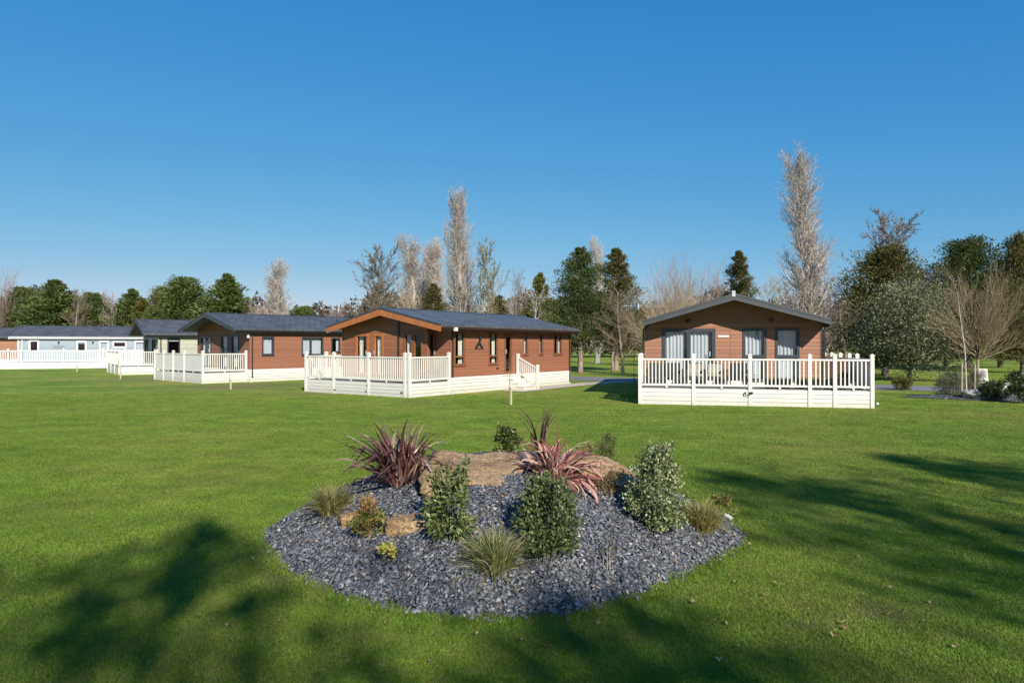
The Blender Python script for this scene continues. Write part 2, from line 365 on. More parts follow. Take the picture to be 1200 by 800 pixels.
def lodge(name, label, loc, deg, W, L, ze, zr, ovf, ovs, wallm, roofm, trim, skm, front=(), side=(), rec=None, fz=0.62, barge=None, sk_front=False, gut=None, ovb=0.25, cornerm=None):
    root = empty(name, (loc[0], loc[1], 0), R(deg)); tag(root, label, 'lodge', 'holiday lodges around the lawn')
    xc = -W / 2; half = W / 2 + ovs; slope = (zr - ze) / half; th = 0.12
    under = lambda x: zr - th - slope * abs(x - xc)
    zs = fz + 0.10; zt = 2.82; rx, ry = rec or (0.0, 0.0)
    wb = MB()
    fo = [o['r'] for o in front if o.get('at', 'f') == 'f']; so_ = [o['r'] for o in side if o.get('at', 's') == 's']
    cells(wb, Tfront(0), -W, -rx, zs, zt, fo)
    wb.poly([(-W, 0, zt), (-rx, 0, zt), (-rx, 0, under(-rx)), (xc, 0, under(xc)), (-W, 0, under(-W))])
    cells(wb, Tside(0), ry, L, zs, zt, so_); wb.poly([(0, ry, zt), (0, L, zt), (0, L, under(0)), (0, ry, under(0))])
    if rec:
        cells(wb, Tside(-rx), 0, ry, zs, zt, [o['r'] for o in side if o.get('at') == 'r']); wb.poly([(-rx, 0, zt), (-rx, ry, zt), (-rx, ry, under(-rx)), (-rx, 0, under(-rx))])
        wb.poly([(-rx, ry, zs), (0, ry, zs), (0, ry, under(0)), (-rx, ry, under(-rx))])
    wb.poly([(-W, 0, zs), (-W, L, zs), (-W, L, under(-W)), (-W, 0, under(-W))])
    wb.poly([(-W, L, zs), (0, L, zs), (0, L, under(0)), (xc, L, under(xc)), (-W, L, under(-W))])
    wb.build('wall', wallm, root)
    fl = MB(); fl.box(-W + 0.02, -rx - 0.02, 0.02, L - 0.02, zs - 0.1, zs + 0.01); fl.build('floor', FLOORM, root)
    inn = MB()                                # inner partition so that one does not look through the whole lodge
    inn.box(-W * 0.62, -W * 0.6, 0.8, L - 0.3, zs, under(0)); inn.box(-W + 0.05, -0.05, L * 0.42, L * 0.42 + 0.05, zs, under(0) - 0.05); inn.build('partition', FLOORM, root)
    for f in front: opening(root, Tfront(0), f)
    for f in side: opening(root, Tside(0) if f.get('at', 's') == 's' else Tside(-rx), f)
    # corner boards
    ct = cornerm or wallm
    for (x, y) in [(-W, 0), (0, ry), (0, L)] + ([(-rx, 0)] if rec else []):
        cb = MB(); cb.box(x - 0.05, x + 0.025, y - 0.025, y + 0.05, zs, under(x) - 0.03); cb.build('corner_board', ct, root)
    # skirting
    sk = MB(); nb = 5; bh = (zs + 0.02) / nb
    for i in range(nb):
        sk.box(0.004, 0.035, ry, L + 0.03, i * bh, (i + 1) * bh - 0.014)
        sk.box(-W - 0.03, 0.003, -0.035, -0.004, i * bh, (i + 1) * bh - 0.008) if not rec else None
    sk.build('skirting', skm, root)
    # roof
    ro = MB()
    pts = [(xc - half, -ovf, ze), (xc, -ovf, zr), (xc + half, -ovf, ze), (xc + half, -ovf, ze - th), (xc, -ovf, zr - th), (xc - half, -ovf, ze - th)]
    for q in ([pts[0], pts[1], pts[4], pts[5]], [pts[1], pts[2], pts[3], pts[4]]): ro.prism(q, (0, ovf + L + ovb, 0))
    rf = ro.build('roof', roofm, root)
    rc = MB(); rc.prism([(xc - 0.14, -ovf - 0.01, zr - 0.14 * slope + 0.003), (xc, -ovf - 0.01, zr + 0.035), (xc + 0.14, -ovf - 0.01, zr - 0.14 * slope + 0.003)], (0, ovf + L + ovb + 0.02, 0)); rc.build('ridge_cap', trim, rf)
    bd = MB(); bdp = 0.17 if barge is None else 0.27
    for sgn in (-1, 1):
        e = xc + sgn * (half + 0.0)
        bd.prism([(xc, -ovf - 0.035, zr - th + 0.06), (e, -ovf - 0.035, ze - th + 0.06), (e, -ovf - 0.035, ze - th - bdp + 0.08), (xc, -ovf - 0.035, zr - th - bdp + 0.04)], (0, 0.03, 0))
    bd.build('bargeboard', barge or trim, rf)
    tp = MB()                                 # dark verge strip above the bargeboard
    for sgn in (-1, 1):
        e = xc + sgn * (half + 0.01)
        tp.prism([(xc, -ovf - 0.05, zr + 0.012), (e, -ovf - 0.05, ze + 0.012), (e, -ovf - 0.05, ze - 0.065), (xc, -ovf - 0.05, zr - 0.065)], (0, 0.06, 0))
    tp.build('verge', trim, rf)
    gu = MB(); gx = xc + half
    gu.prism([(gx - 0.02, -ovf + 0.1, ze - th - 0.01), (gx + 0.09, -ovf + 0.1, ze - th + 0.02), (gx + 0.08, -ovf + 0.1, ze - th - 0.07), (gx + 0.01, -ovf + 0.1, ze - th - 0.10)], (0, ovf + L + ovb - 0.12, 0))
    gm = gut or trim
    gu.build('gutter', gm, rf)
    fa = MB(); fa.box(gx - 0.05, gx - 0.022, -ovf + 0.02, L + ovb, ze - th - 0.16, ze - th - 0.003); fa.build('fascia', gm, rf)
    sf = MB(); sf.poly([(0.02, -ovf + 0.02, ze - th - 0.14), (gx - 0.05, -ovf + 0.02, ze - th - 0.14), (gx - 0.05, L, ze - th - 0.14), (0.02, L, ze - th - 0.14)]); sf.build('soffit', barge or trim, rf)
    root['z_under'] = under(0); root['z_eave'] = ze
    return root
def downpipe(root, x, y, z1, mat, z0=0.15, off=0.06):
    m = MB(); m.tube((x + off, y, z0), (x + off, y, z1), 0.04, n=8); m.tube((x + off, y, z1), (x + off + 0.2, y, z1 + 0.2), 0.04, n=8)
    return m.build('downpipe', mat, root, smooth=False)

# verandas ---------------------------------------------------------------
def veranda(name, label, root_like, runs, floor_poly, fm, z=0.58, solid=(), gap_dark=True, railz=1.66, postz=1.80, group='white verandas in front of the lodges'):
    loc, deg = root_like
    root = empty(name, (loc[0], loc[1], 0), R(deg)); tag(root, label, 'veranda', group)
    fl = MB(); fl.prism([(x, y, z - 0.08) for x, y in floor_poly], (0, 0, 0.08)); fl.build('deck_floor', DECKM, root)
    done = set()
    for ri, (A, B, stops) in enumerate(runs):
        A = Vector(A); B = Vector(B); d = (B - A); Ln = d.length; d /= Ln; n = Vector((d.y, -d.x))   # n: outwards
        def T(s, o, zz, A=A, d=d, n=n): q = A + d * s + n * o; return (q.x, q.y, zz)
        for s in stops:
            q = A + d * s; key = (round(q.x, 2), round(q.y, 2))
            if key in done: continue
            done.add(key)
            p = MB(); p.box(s - 0.06, s + 0.06, -0.06, 0.06, 0, postz - 0.03, T); po = p.build('post', fm, root)
            c = MB(); c.box(s - 0.075, s + 0.075, -0.075, 0.075, postz - 0.03, postz, T)
            c.hexa([T(s - .06, -.06, postz), T(s + .06, -.06, postz), T(s + .06, .06, postz), T(s - .06, .06, postz), T(s - .02, -.02, postz + .04), T(s + .02, -.02, postz + .04), T(s + .02, .02, postz + .04), T(s - .02, .02, postz + .04)])
            c.build('post_cap', fm, po)
        for k, (a, b) in enumerate(zip(stops, stops[1:])):
            a += 0.06; b -= 0.06
            if b - a < 0.1: continue
            m = MB(); m.box(a, b, -0.04, 0.04, railz - 0.06, railz, T); m.box(a, b, -0.03, 0.03, z + 0.08, z + 0.15, T)
            if (ri, k) in solid or ri in solid: m.box(a, b, -0.012, 0.012, z + 0.15, railz - 0.06, T)
            else:
                nbal = max(2, int((b - a) / 0.125))
                for i in range(1, nbal):
                    s = a + (b - a) * i / nbal; m.box(s - 0.021, s + 0.021, -0.02, 0.02, z + 0.15, railz - 0.06, T)
            if b - a > 1: m.box((a + b) / 2 - 0.03, (a + b) / 2 + 0.03, -0.03, 0.03, z, z + 0.08, T)
            m.build('balustrade', fm, root)
            sk = MB(); nb = 4; bh = (z - 0.01) / nb
            for i in range(nb): sk.box(a - 0.01, b + 0.01, 0.0, 0.028, i * bh, (i + 1) * bh - 0.014, T)
            sk.box(a, b, -0.012, -0.004, 0.0, z - 0.1, T)
            sk.build('skirting', fm, root)
    return root

# ---- main lodge
MAIN = ((-2.99, 29.32), -35.8)
D = dict
ff = lambda *r, **k: dict(r=r, **k)
main = lodge('timber_lodge', 'long red brown lodge with orange timber gable boards and white steps at its side door', MAIN[0], MAIN[1],
    6.4, 10.6, 3.02, 3.82, 0.6, 0.45, CL_MAIN, RF_MAIN, GREYT, WHITE,
    front=[ff(-5.5, -4.62, 0.74, 2.66, mat=ORANGE, fw=0.1, curt=[(0.1, 0.4)], cm=CURTP, name='door', hs=0.9),
           ff(-4.25, -3.62, 0.74, 2.66, mat=ORANGE, fw=0.1, curt=[(0.12, 0.5)], cm=CURTP, name='door', hs=0.1),
           ff(-2.3, -1.76, 0.95, 2.68, mat=WINBR, fw=0.08, curt=[(0.1, 0.5)], cm=CURTP), ff(-1.7, -1.15, 0.95, 2.68, mat=WINBR, fw=0.08)],
    side=[ff(0.12, 0.5, 0.78, 2.68, at='r', mat=WINBR, fw=0.05, name='door', hs=0.8),
          ff(0.78, 1.5, 1.26, 2.70, mat=WINBR, fw=0.06, trans=(0.26,), curt=[(0.66, 0.95)], cm=CURTP), ff(3.25, 3.95, 1.26, 2.70, mat=WINBR, fw=0.06, trans=(0.26,), curt=[(0.62, 0.95)], cm=CURTP),
          ff(4.48, 5.1, 0.78, 2.62, mat=WINBR, fw=0.09, name='door', hs=0.12),
          ff(6.05, 6.48, 1.66, 2.67, mat=WINBR, fw=0.05, curt=[(0.35, 1)]), ff(7.48, 7.88, 1.66, 2.67, mat=WINBR, fw=0.05, curt=[(0.2, 1)]),
          ff(8.9, 9.75, 1.65, 2.66, mat=WINBR, fw=0.05, mull=(0.48,), curt=[(0.05, 0.34), (0.6, 0.95)])],
    rec=(0.9, 0.54), barge=ORANGE, gut=BROWNG)
downpipe(main, 0, 0.62, 2.7, BROWNG, 0.75); downpipe(main, 0, 10.5, 2.7, BROWNG, 0.1)
gb = MB(); gb.box(-2.66, -2.58, -0.05, 0.0, 0.72, 3.55); gb.build('cover_strip', BROWNG, main)
cap = MB(); cap.box(0.5, 0.62, 0.15, 0.3, 2.74, 2.9); cap.build('gutter_outlet', WHITE, main)
# wall emblem: a dark A-shaped mark with a finial
em = MB()
def stroke(mb, T, pts, wdt, n0, n1):
    for (a, b) in zip(pts, pts[1:]):
        a = Vector(a); b = Vector(b); d = (b - a).normalized(); o = Vector((-d.y, d.x)) * wdt / 2
        q = [a - o, b - o, b + o, a + o]
        mb.hexa([T(p.x, n0, p.y) for p in q] + [T(p.x, n1, p.y) for p in q])
TS = Tside(0)
stroke(em, TS, [(2.2, 1.96), (2.51, 2.30), (2.82, 1.96)], 0.06, 0.004, 0.03)
stroke(em, TS, [(2.34, 2.0), (2.51, 2.19), (2.68, 2.0)], 0.035, 0.004, 0.028); stroke(em, TS, [(2.3, 1.975), (2.72, 1.975)], 0.03, 0.004, 0.026)
em.build('wall_emblem', BLACK, main)
wl = MB(); wl.tube((0.10, 2.51, 2.33), (0.10, 2.51, 2.53), 0.045, 0.06, 8); wl.box(0.003, 0.09, 2.49, 2.53, 2.40, 2.44); wl.build('wall_lamp', BLACK, main)
ve = MB(); ve.box(0.002, 0.02, 3.85, 3.99, 0.98, 1.08); ve.build('vent', BLACK, main)
mver = veranda('veranda', 'white fenced veranda wrapping the gable end of the long red brown lodge', MAIN,
    [((-6.6, -2.0), (0.0, -2.0), [0, 1.95, 4.2, 6.36, 6.6]), ((0.0, -2.0), (0.0, 0.45), [0, 2.42]), ((-6.6, 0.3), (-6.6, -2.0), [0, 1.15, 2.3])],
    [(-6.55, -1.95), (-0.05, -1.95), (-0.05, 0.5), (-0.92, 0.5), (-0.92, -0.04), (-6.55, -0.04)], WHITE)
for (x, z) in ((-4.55, 0.16), (-2.5, 0.17), (-2.45, 0.42), (-0.4, 0.2)):
    m = MB(); m.box(x - 0.04, x + 0.04, -2.06, -2.03, z - 0.02, z + 0.03); m.box(x - 0.015, x + 0.015, -2.08, -2.06, z - 0.02, z + 0.015); m.build('fixing', BLACK, mver)
# steps with one handrail
st = empty('entrance_steps', (MAIN[0][0], MAIN[0][1], 0), R(MAIN[1])); tag(st, 'white steps with a slanted handrail at the side door of the long red brown lodge', 'steps')
for i in range(4):
    m = MB(); top = 0.70 - 0.17 * i; m.box(0.05 + 0.3 * i, 0.05 + 0.3 * (i + 1), 4.3, 5.35, 0, top - 0.03); m.box(0.04 + 0.3 * i, 0.08 + 0.3 * (i + 1), 4.27, 5.38, top - 0.03, top); m.build('step', WHITE, st)
for (x, zt_, zb) in ((0.12, 1.72, 0.70), (1.28, 1.2, 0.0)):
    m = MB(); m.box(x - 0.06, x + 0.06, 5.39, 5.51, 0, zt_); m.build('post', WHITE, st)
m = MB()
def slant(x): return 1.58 - (x - 0.12) * 0.47
m.hexa([(0.18, 5.41, slant(.18) - .07), (1.22, 5.41, slant(1.22) - .07), (1.22, 5.49, slant(1.22) - .07), (0.18, 5.49, slant(.18) - .07), (0.18, 5.41, slant(.18)), (1.22, 5.41, slant(1.22)), (1.22, 5.49, slant(1.22)), (0.18, 5.49, slant(.18))])
m.hexa([(0.18, 5.42, slant(.18) - .82), (1.22, 5.42, slant(1.22) - .82), (1.22, 5.48, slant(1.22) - .82), (0.18, 5.48, slant(.18) - .82), (0.18, 5.42, slant(.18) - .75), (1.22, 5.42, slant(1.22) - .75), (1.22, 5.48, slant(1.22) - .75), (0.18, 5.48, slant(.18) - .75)])
for i in range(1, 9):
    x = 0.18 + 1.04 * i / 9; m.box(x - 0.02, x + 0.02, 5.43, 5.47, slant(x) - 0.8, slant(x) - 0.05)
m.build('handrail', WHITE, st)
u_m = Vector((0.585, 0.811)); e_m = Vector((0.811, -0.585)); O_m = Vector(MAIN[0])
ribbon('path', [O_m + e_m * 1.2 + u_m * 3.4, O_m + e_m * 1.1 + u_m * 6, O_m + e_m * 0.9 + u_m * 11.2, O_m + e_m * 1.6 + u_m * 14.5], 1.3, 0.02, CONC)

# ---- right lodge
RGT = ((11.93, 26.30), -13.0)
rl = lodge('tan_lodge', 'tan brown lodge facing the lawn with a dark grey gable roof and white curtains', RGT[0], RGT[1],
    6.64, 10.0, 3.10, 4.10, 1.2, 0.08, CL_RIGHT, RF_GREY, GREYT, WHITE,
    front=[ff(-6.0, -3.94, 0.74, 2.79, mat=ANTH, fw=0.12, mull=(0.5,), curt=[(0.06, 0.42), (0.52, 0.88)], name='door', hs=0.9),
           ff(-2.89, -2.02, 0.74, 2.79, mat=ANTH, fw=0.09, trans=(0.47,), curt=[(0.05, 0.86)]), ff(-1.68, -0.81, 0.74, 2.79, mat=ANTH, fw=0.09, trans=(0.47,), curt=[(0.05, 0.86)])],
    side=[], gut=GREYT)
downpipe(rl, -6.64, -0.08, 2.75, BLACK, 0.1, -0.1); downpipe(rl, 0.0, -0.1, 2.75, BLACK, 0.1, 0.07)
m = MB(); m.box(-3.84, -3.42, -0.025, -0.003, 2.46, 2.53); m.build('name_plate', WHITE2, rl)
for x in (-4.98, -1.84):
    m = MB(); m.tube((x, -0.04, 3.14), (x, -0.12, 3.16), 0.09, 0.07, 12); m.box(x - 0.04, x + 0.04, -0.06, -0.003, 3.1, 3.22); m.build('wall_lamp', GREYT, rl)
m = MB(); m.box(-3.40, -3.28, -1.26, -1.2, 3.98, 4.2); m.build('ridge_finial', STEEL, rl)
m = MB(); m.box(-3.36, -3.32, -0.012, 0, 0.72, 3.95); m.build('cover_strip', CL_RIGHT, rl)
rver = veranda('veranda', 'wide white fenced veranda in front of the tan brown lodge', RGT,
    [((-6.76, -3.0), (0.98, -3.0), [0, 1.89, 3.81, 5.77, 6.57, 7.74]), ((0.98, -3.0), (0.98, 4.3), [0, 1.9, 3.0, 4.4, 5.9, 7.3]), ((-6.76, 0.0), (-6.76, -3.0), [0, 1.5, 2.74])],
    [(-6.71, -2.95), (0.93, -2.95), (0.93, 4.25), (0.04, 4.25), (0.04, -0.04), (-6.71, -0.04)], WHITE, solid=(1,), z=0.60)
m = MB(); m.tube((-3.12, -3.03, 0.47), (-3.12, -3.12, 0.47), 0.018); m.tube((-3.12, -3.11, 0.5), (-3.12, -3.11, 0.40), 0.02); m.tube((-3.12, -3.11, 0.40), (-2.98, -3.10, 0.385), 0.014); m.tube((-2.98, -3.10, 0.385), (-2.9, -3.09, 0.46), 0.014); m.box(-2.98, -2.86, -3.1, -3.03, 0.43, 0.5); m.build('water_tap', BLACK, rver)
def rloc(x, y, z=0.6):
    a = R(RGT[1]); return (RGT[0][0] + x * math.cos(a) - y * math.sin(a), RGT[0][1] + x * math.sin(a) + y * math.cos(a), z)
RATT = m_plain('dark woven rattan', (0.03, 0.03, 0.032), 0.6, var=0.4, scale=40)
CUSH = m_plain('beige cushion cloth', (0.27, 0.25, 0.2), 0.9, var=0.1, scale=8)
def armchair(label, x, y, rz, wd=0.62, cush=CUSH, n=1):
    r = empty('garden_chair' if n == 1 else 'garden_sofa', rloc(x, y), R(RGT[1]) + rz); tag(r, label, 'garden chair' if n == 1 else 'garden sofa')
    m = MB(); m.box(-wd / 2, wd / 2, -0.32, 0.30, 0.22, 0.36); m.build('seat', RATT, r)
    m = MB(); m.hexa([(-wd / 2, .26, .36), (wd / 2, .26, .36), (wd / 2, .32, .36), (-wd / 2, .32, .36), (-wd / 2, .36, .86), (wd / 2, .36, .86), (wd / 2, .42, .86), (-wd / 2, .42, .86)]); m.build('backrest', RATT, r)
    for s in (-1, 1):
        m = MB(); m.box(s * wd / 2 - 0.04, s * wd / 2 + 0.04, -0.3, 0.32, 0.56, 0.61); m.box(s * wd / 2 - 0.03, s * wd / 2 + 0.03, -0.3, -0.24, 0, 0.56); m.box(s * wd / 2 - 0.03, s * wd / 2 + 0.03, 0.26, 0.32, 0, 0.56); m.build('armrest', RATT, r)
    for i in range(n):
        a = -wd / 2 + 0.05 + (wd - 0.1) * i / n; b = a + (wd - 0.1) / n - 0.02
        m = MB(); m.box(a, b, -0.3, 0.24, 0.36, 0.45); m.hexa([(a, .17, .45), (b, .17, .45), (b, .25, .45), (a, .25, .45), (a, .26, .82), (b, .26, .82), (b, .34, .82), (a, .34, .82)]); m.build('cushion', cush, r, bevel=0.02)
    return r
DARKC = m_plain('charcoal cushion cloth', (0.035, 0.036, 0.04), 0.9)
armchair('low dark garden sofa at the left end of the tan lodge veranda', -5.9, -1.3, 0, 1.3, DARKC, 2)
armchair('garden chair with beige cushions nearer the dark sofa on the tan lodge veranda', -4.75, -1.2, 0)
armchair('garden chair with beige cushions right beside the dark chair on the tan lodge veranda', -4.05, -1.25, -0.1)
armchair('dark garden chair below the white name plate of the tan lodge', -3.25, -1.3, -0.3, cush=DARKC)
t_ = empty('side_table', rloc(-2.75, -1.5), R(RGT[1])); tag(t_, 'small pale side table beside the dark chair on the tan lodge veranda', 'table')
m = MB(); m.box(-0.22, 0.22, -0.22, 0.22, 0.42, 0.45); m.build('table_top', CUSH, t_)
for sx in (-1, 1):
    for sy in (-1, 1):
        m = MB(); m.tube((sx * .18, sy * .18, 0), (sx * .16, sy * .16, .42), 0.015); m.build('leg', RATT, t_)
rng = random.Random(5)
PLANTG = m_leaf('dull planter greens', [(0.02, 0.03, 0.012), (0.06, 0.07, 0.03)], 0.2)
for i, (x0, x1) in enumerate(((-2.4, -1.55), (-1.4, -0.55), (-0.45, 0.25))):
    r = empty('planter_trough', rloc((x0 + x1) / 2, -2.55), R(RGT[1]))
    tag(r, ['long black planter trough behind the veranda rail below the middle window of the tan lodge', 'long black planter trough behind the veranda rail below the right window of the tan lodge', 'short black planter trough at the right corner of the tan lodge wall'][i], 'planter', 'black planter troughs on the tan lodge veranda')
    h = (x1 - x0) / 2; m = MB()
    m.hexa([(-h + .03, -.12, 0), (h - .03, -.12, 0), (h - .03, .12, 0), (-h + .03, .12, 0), (-h, -.15, .26), (h, -.15, .26), (h, .15, .26), (-h, .15, .26)]); m.box(-h - .015, h + .015, -.165, .165, .262, .29); m.build('trough', BLACK, r)
    m = MB()
    for k in range(140):
        px_, py_ = rng.uniform(-h, h), rng.uniform(-.14, .14); a = rng.uniform(0, 6.3); l = rng.uniform(.05, .16); m.poly([(px_ - .01, py_, .28), (px_ + .01, py_, .28), (px_ + .05 * math.cos(a), py_ + .05 * math.sin(a), .28 + l)])
    m.build('plants', PLANTG, r)
r = empty('terracotta_pot', rloc(0.45, -1.6)); tag(r, 'orange brown plant pot by the right corner of the tan lodge', 'plant pot')
m = MB(); m.tube((0, 0, 0), (0, 0, .3), .12, .17, 14); m.tube((0, 0, .301), (0, 0, .36), .19, .19, 14); m.build('pot', m_plain('terracotta', (0.4, 0.16, 0.07), 0.8), r)
m = MB()
for k in range(120):
    a = rng.uniform(0, 6.3); b = rng.uniform(0.2, 1.3); l = rng.uniform(.1, .3); d = Vector((math.cos(a) * math.cos(b), math.sin(a) * math.cos(b), math.sin(b))) * l; m.poly([(d.x * .2, d.y * .2, .36), (d.x - .02, d.y, .36 + d.z * .8), (d.x, d.y, .36 + d.z), (d.x, d.y - .02, .36 + d.z * .8)])
m.build('foliage', PLANTG, r)
r = empty('closed_parasol', rloc(0.66, -1.9)); tag(r, 'closed dark blue parasol near the right end of the tan lodge veranda', 'parasol')
m = MB(); m.tube((0, 0, 0), (0, 0, .06), .2, .18, 14); m.build('base', BLACK, r)
m = MB(); m.tube((0, 0, .06), (0, 0, 1.1), .018); m.build('pole', STEEL, r)
m = MB(); m.tube((0, 0, .25), (0, 0, .95), .075, .055, 9); m.tube((0, 0, .95), (0, 0, 1.08), .055, .012, 9); m.build('canopy', m_plain('navy cloth', (0.02, 0.035, 0.06), 0.8), r)

# ---- chestnut lodge (left middle)
MID = ((-15.2, 39.6), -42.0)
ml = lodge('chestnut_lodge', 'chestnut brown lodge with a deep shaded grey gable and a half solid white veranda', MID[0], MID[1],
    6.9, 12.0, 3.1, 4.08, 1.1, 0.3, CL_MID, RF_GREY, GREYT, WHITE,
    front=[ff(-6.5, -5.0, 0.74, 2.7, mat=ANTH, fw=0.1, mull=(0.5,), curt=[(0.05, 0.45), (0.55, 0.95)], name='door'), ff(-3.7, -2.7, 0.74, 2.74, mat=ANTH, fw=0.1, trans=(0.45,), curt=[(0.1, 0.9)]), ff(-2.35, -1.35, 0.74, 2.74, mat=ANTH, fw=0.1, trans=(0.45,), curt=[(0.1, 0.9)])],
    side=[ff(0.75, 1.5, 1.55, 2.64, mat=ANTH, fw=0.08, curt=[(0.08, 0.92)]), ff(3.35, 4.85, 1.52, 2.62, mat=ANTH, fw=0.07, mull=(0.42,), curt=[(0.05, 0.4), (0.44, 0.95)]),
          ff(5.45, 6.1, 1.68, 2.6, mat=ANTH, fw=0.07, curt=[(0.7, 1)]), ff(6.5, 7.2, 0.9, 2.66, mat=ANTH, fw=0.08, name='door')], gut=BLACK)
downpipe(ml, 0, 0.12, 2.75, BLACK, 0.25)
m = MB(); m.box(0.03, 0.12, -0.2, -0.1, 2.55, 2.75); m.build('wall_lamp', WHITE2, ml)
m = MB(); m.tube((-3.45, -0.05, 3.3), (-3.45, -0.14, 3.28), .1, .08, 12); m.build('gable_lamp', GREYT, ml)
veranda('veranda', 'white veranda half solid panel half railing in front of the chestnut lodge', MID,
    [((-7.0, -2.6), (-0.3, -2.6), [0, 1.35, 2.75, 4.3, 6.7]), ((-0.3, -2.6), (-0.3, -0.05), [0, 2.5])],
    [(-6.9, -2.55), (-0.35, -2.55), (-0.35, -0.05), (-6.9, -0.05)], WHITE, solid=((0, 0), (0, 1), (0, 2), (0, 3)))
# ---- sage lodge
SAG = ((-26.0, 50.2), -53.0)
sg = lodge('sage_lodge', 'pale sage green lodge with a black gable behind the chestnut lodge', SAG[0], SAG[1], 6.3, 12.0, 2.98, 4.1, 1.0, 0.3, CL_SAGE, RF_GREY, GREYT, WHITE,
    front=[ff(-5.8, -4.2, 0.74, 2.65, mat=ANTH, fw=0.1, mull=(0.5,), curt=[(0.05, 0.4)], name='door'), ff(-2.6, -0.9, 0.74, 2.65, mat=ANTH, fw=0.1, mull=(0.5,), curt=[(0.05, 0.3), (0.6, 0.85)], name='door')],
    side=[ff(0.6, 1.45, 1.5, 2.64, mat=ANTH, fw=0.08, blind=[(0.05, 0.95, 0.2)])], gut=BLACK)
downpipe(sg, 0, 0.15, 2.65, BLACK, 0.3)
veranda('veranda', 'small white veranda of slatted railings in front of the sage lodge', SAG,
    [((-6.4, -2.5), (-0.05, -2.5), [0, 2.1, 4.2, 6.35]), ((-0.05, -2.5), (-0.05, -0.05), [0, 2.45])],
    [(-6.35, -2.45), (-0.1, -2.45), (-0.1, -0.05), (-6.35, -0.05)], WHITE)
# ---- pale blue lodge
BLU = ((-45.6, 63.0), -68.0)
bl = lodge('blue_lodge', 'pale blue lodge with white gutter and white framed windows far left', BLU[0], BLU[1], 6.3, 13.0, 2.98, 4.0, 0.7, 0.3, CL_BLUE, RF_GREY, GREYT, WHITE2,
    front=[ff(-2.3, -0.9, 0.74, 2.65, mat=WHITE2, fw=0.09, mull=(0.5,), name='door')],
    side=[ff(0.85, 1.65, 1.5, 2.6, mat=WHITE2, fw=0.13), ff(4.65, 5.45, 1.5, 2.52, mat=WHITE2, fw=0.12, blind=[(0.05, 0.95, 0.25)]), ff(6.5, 7.3, 0.74, 2.52, mat=WHITE2, fw=0.12, curt=[(0, 1)], name='door'),
          ff(7.65, 8.8, 1.9, 2.48, mat=WHITE2, fw=0.1), ff(9.5, 10.4, 0.74, 2.52, mat=WHITE2, fw=0.12, curt=[(0, 1)], name='door')], gut=WHITE2, cornerm=WHITE2)
downpipe(bl, 0, 0.35, 2.6, WHITE2, 0.3)
for y in (3.2, 5.98):
    m = MB(); m.tube((0.1, y, 2.28), (0.1, y, 2.48), 0.05, 0.08, 8); m.box(0.003, 0.1, y - 0.02, y + 0.02, 2.33, 2.38); m.build('wall_lamp', GREYT, bl)
m = MB()                                      # faint lettering on the wall, too far off to read: short strokes
rng = random.Random(2)
for k in range(9):
    s = 2.72 + k * 0.11; stroke(m, TS, [(s, 1.96), (s + 0.03, 2.07 + 0.04 * rng.random()), (s + 0.07, 1.97)], 0.02, 0.003, 0.015)
for k in range(7):
    s = 2.84 + k * 0.11; stroke(m, TS, [(s, 1.80), (s + 0.02, 1.90), (s + 0.07, 1.81)], 0.02, 0.003, 0.015)
m.build('wall_lettering', GREYT, bl)
veranda('veranda', 'long bright white fenced veranda beside the pale blue lodge', BLU,
    [((2.5, -9.0), (2.5, 12.0), [0, 2.9, 5.9, 8.9, 9.9, 13.1, 16.2, 18.0, 21.0])], [(2.45, -9), (2.45, 12), (0.05, 12), (0.05, -9)], WHITE2)
# ---- far left brown lodge
FAR = ((-52.0, 66.5), -66.0)
fa_l = lodge('far_lodge', 'brown lodge at the far left edge beyond the pale blue lodge', FAR[0], FAR[1], 6.2, 4.0, 2.95, 3.9, 0.5, 0.3, CL_RIGHT, RF_GREY, GREYT, WHITE2, gut=BLACK)
def shift(o, dv): o.location = (o.location.x + dv[0], o.location.y + dv[1], 0)

# ---- aerials
def aerial(label, loc, h, rz):
    r = empty('tv_aerial', loc, rz); tag(r, label, 'aerial', 'television aerials on the lodges')
    m = MB(); m.tube((0, 0, 0), (0, 0, h), 0.014); m.build('mast', GREYT, r)
    m = MB(); m.tube((-0.7, 0, h - .1), (0.35, 0, h - .1), 0.014)
    for i in range(9): m.tube((-0.65 + i * .11, -0.14, h - .1), (-0.65 + i * .11, 0.14, h - .1), 0.008, n=5)
    m.build('boom', STEEL, r)
    m = MB(); m.box(0.15, 0.2, -.16, .16, h - .26, h + .06); m.build('reflector', STEEL, r)
p = atd(394, 45.5); aerial('thin television aerial standing above the chestnut lodge roof', (p.x, p.y, 3.3), 1.3, 0.15)
p = atd(743, 37.0); aerial('television aerial on a pole at the rear left eave of the tan lodge', (p.x, p.y, 0), 4.35, 0.3)

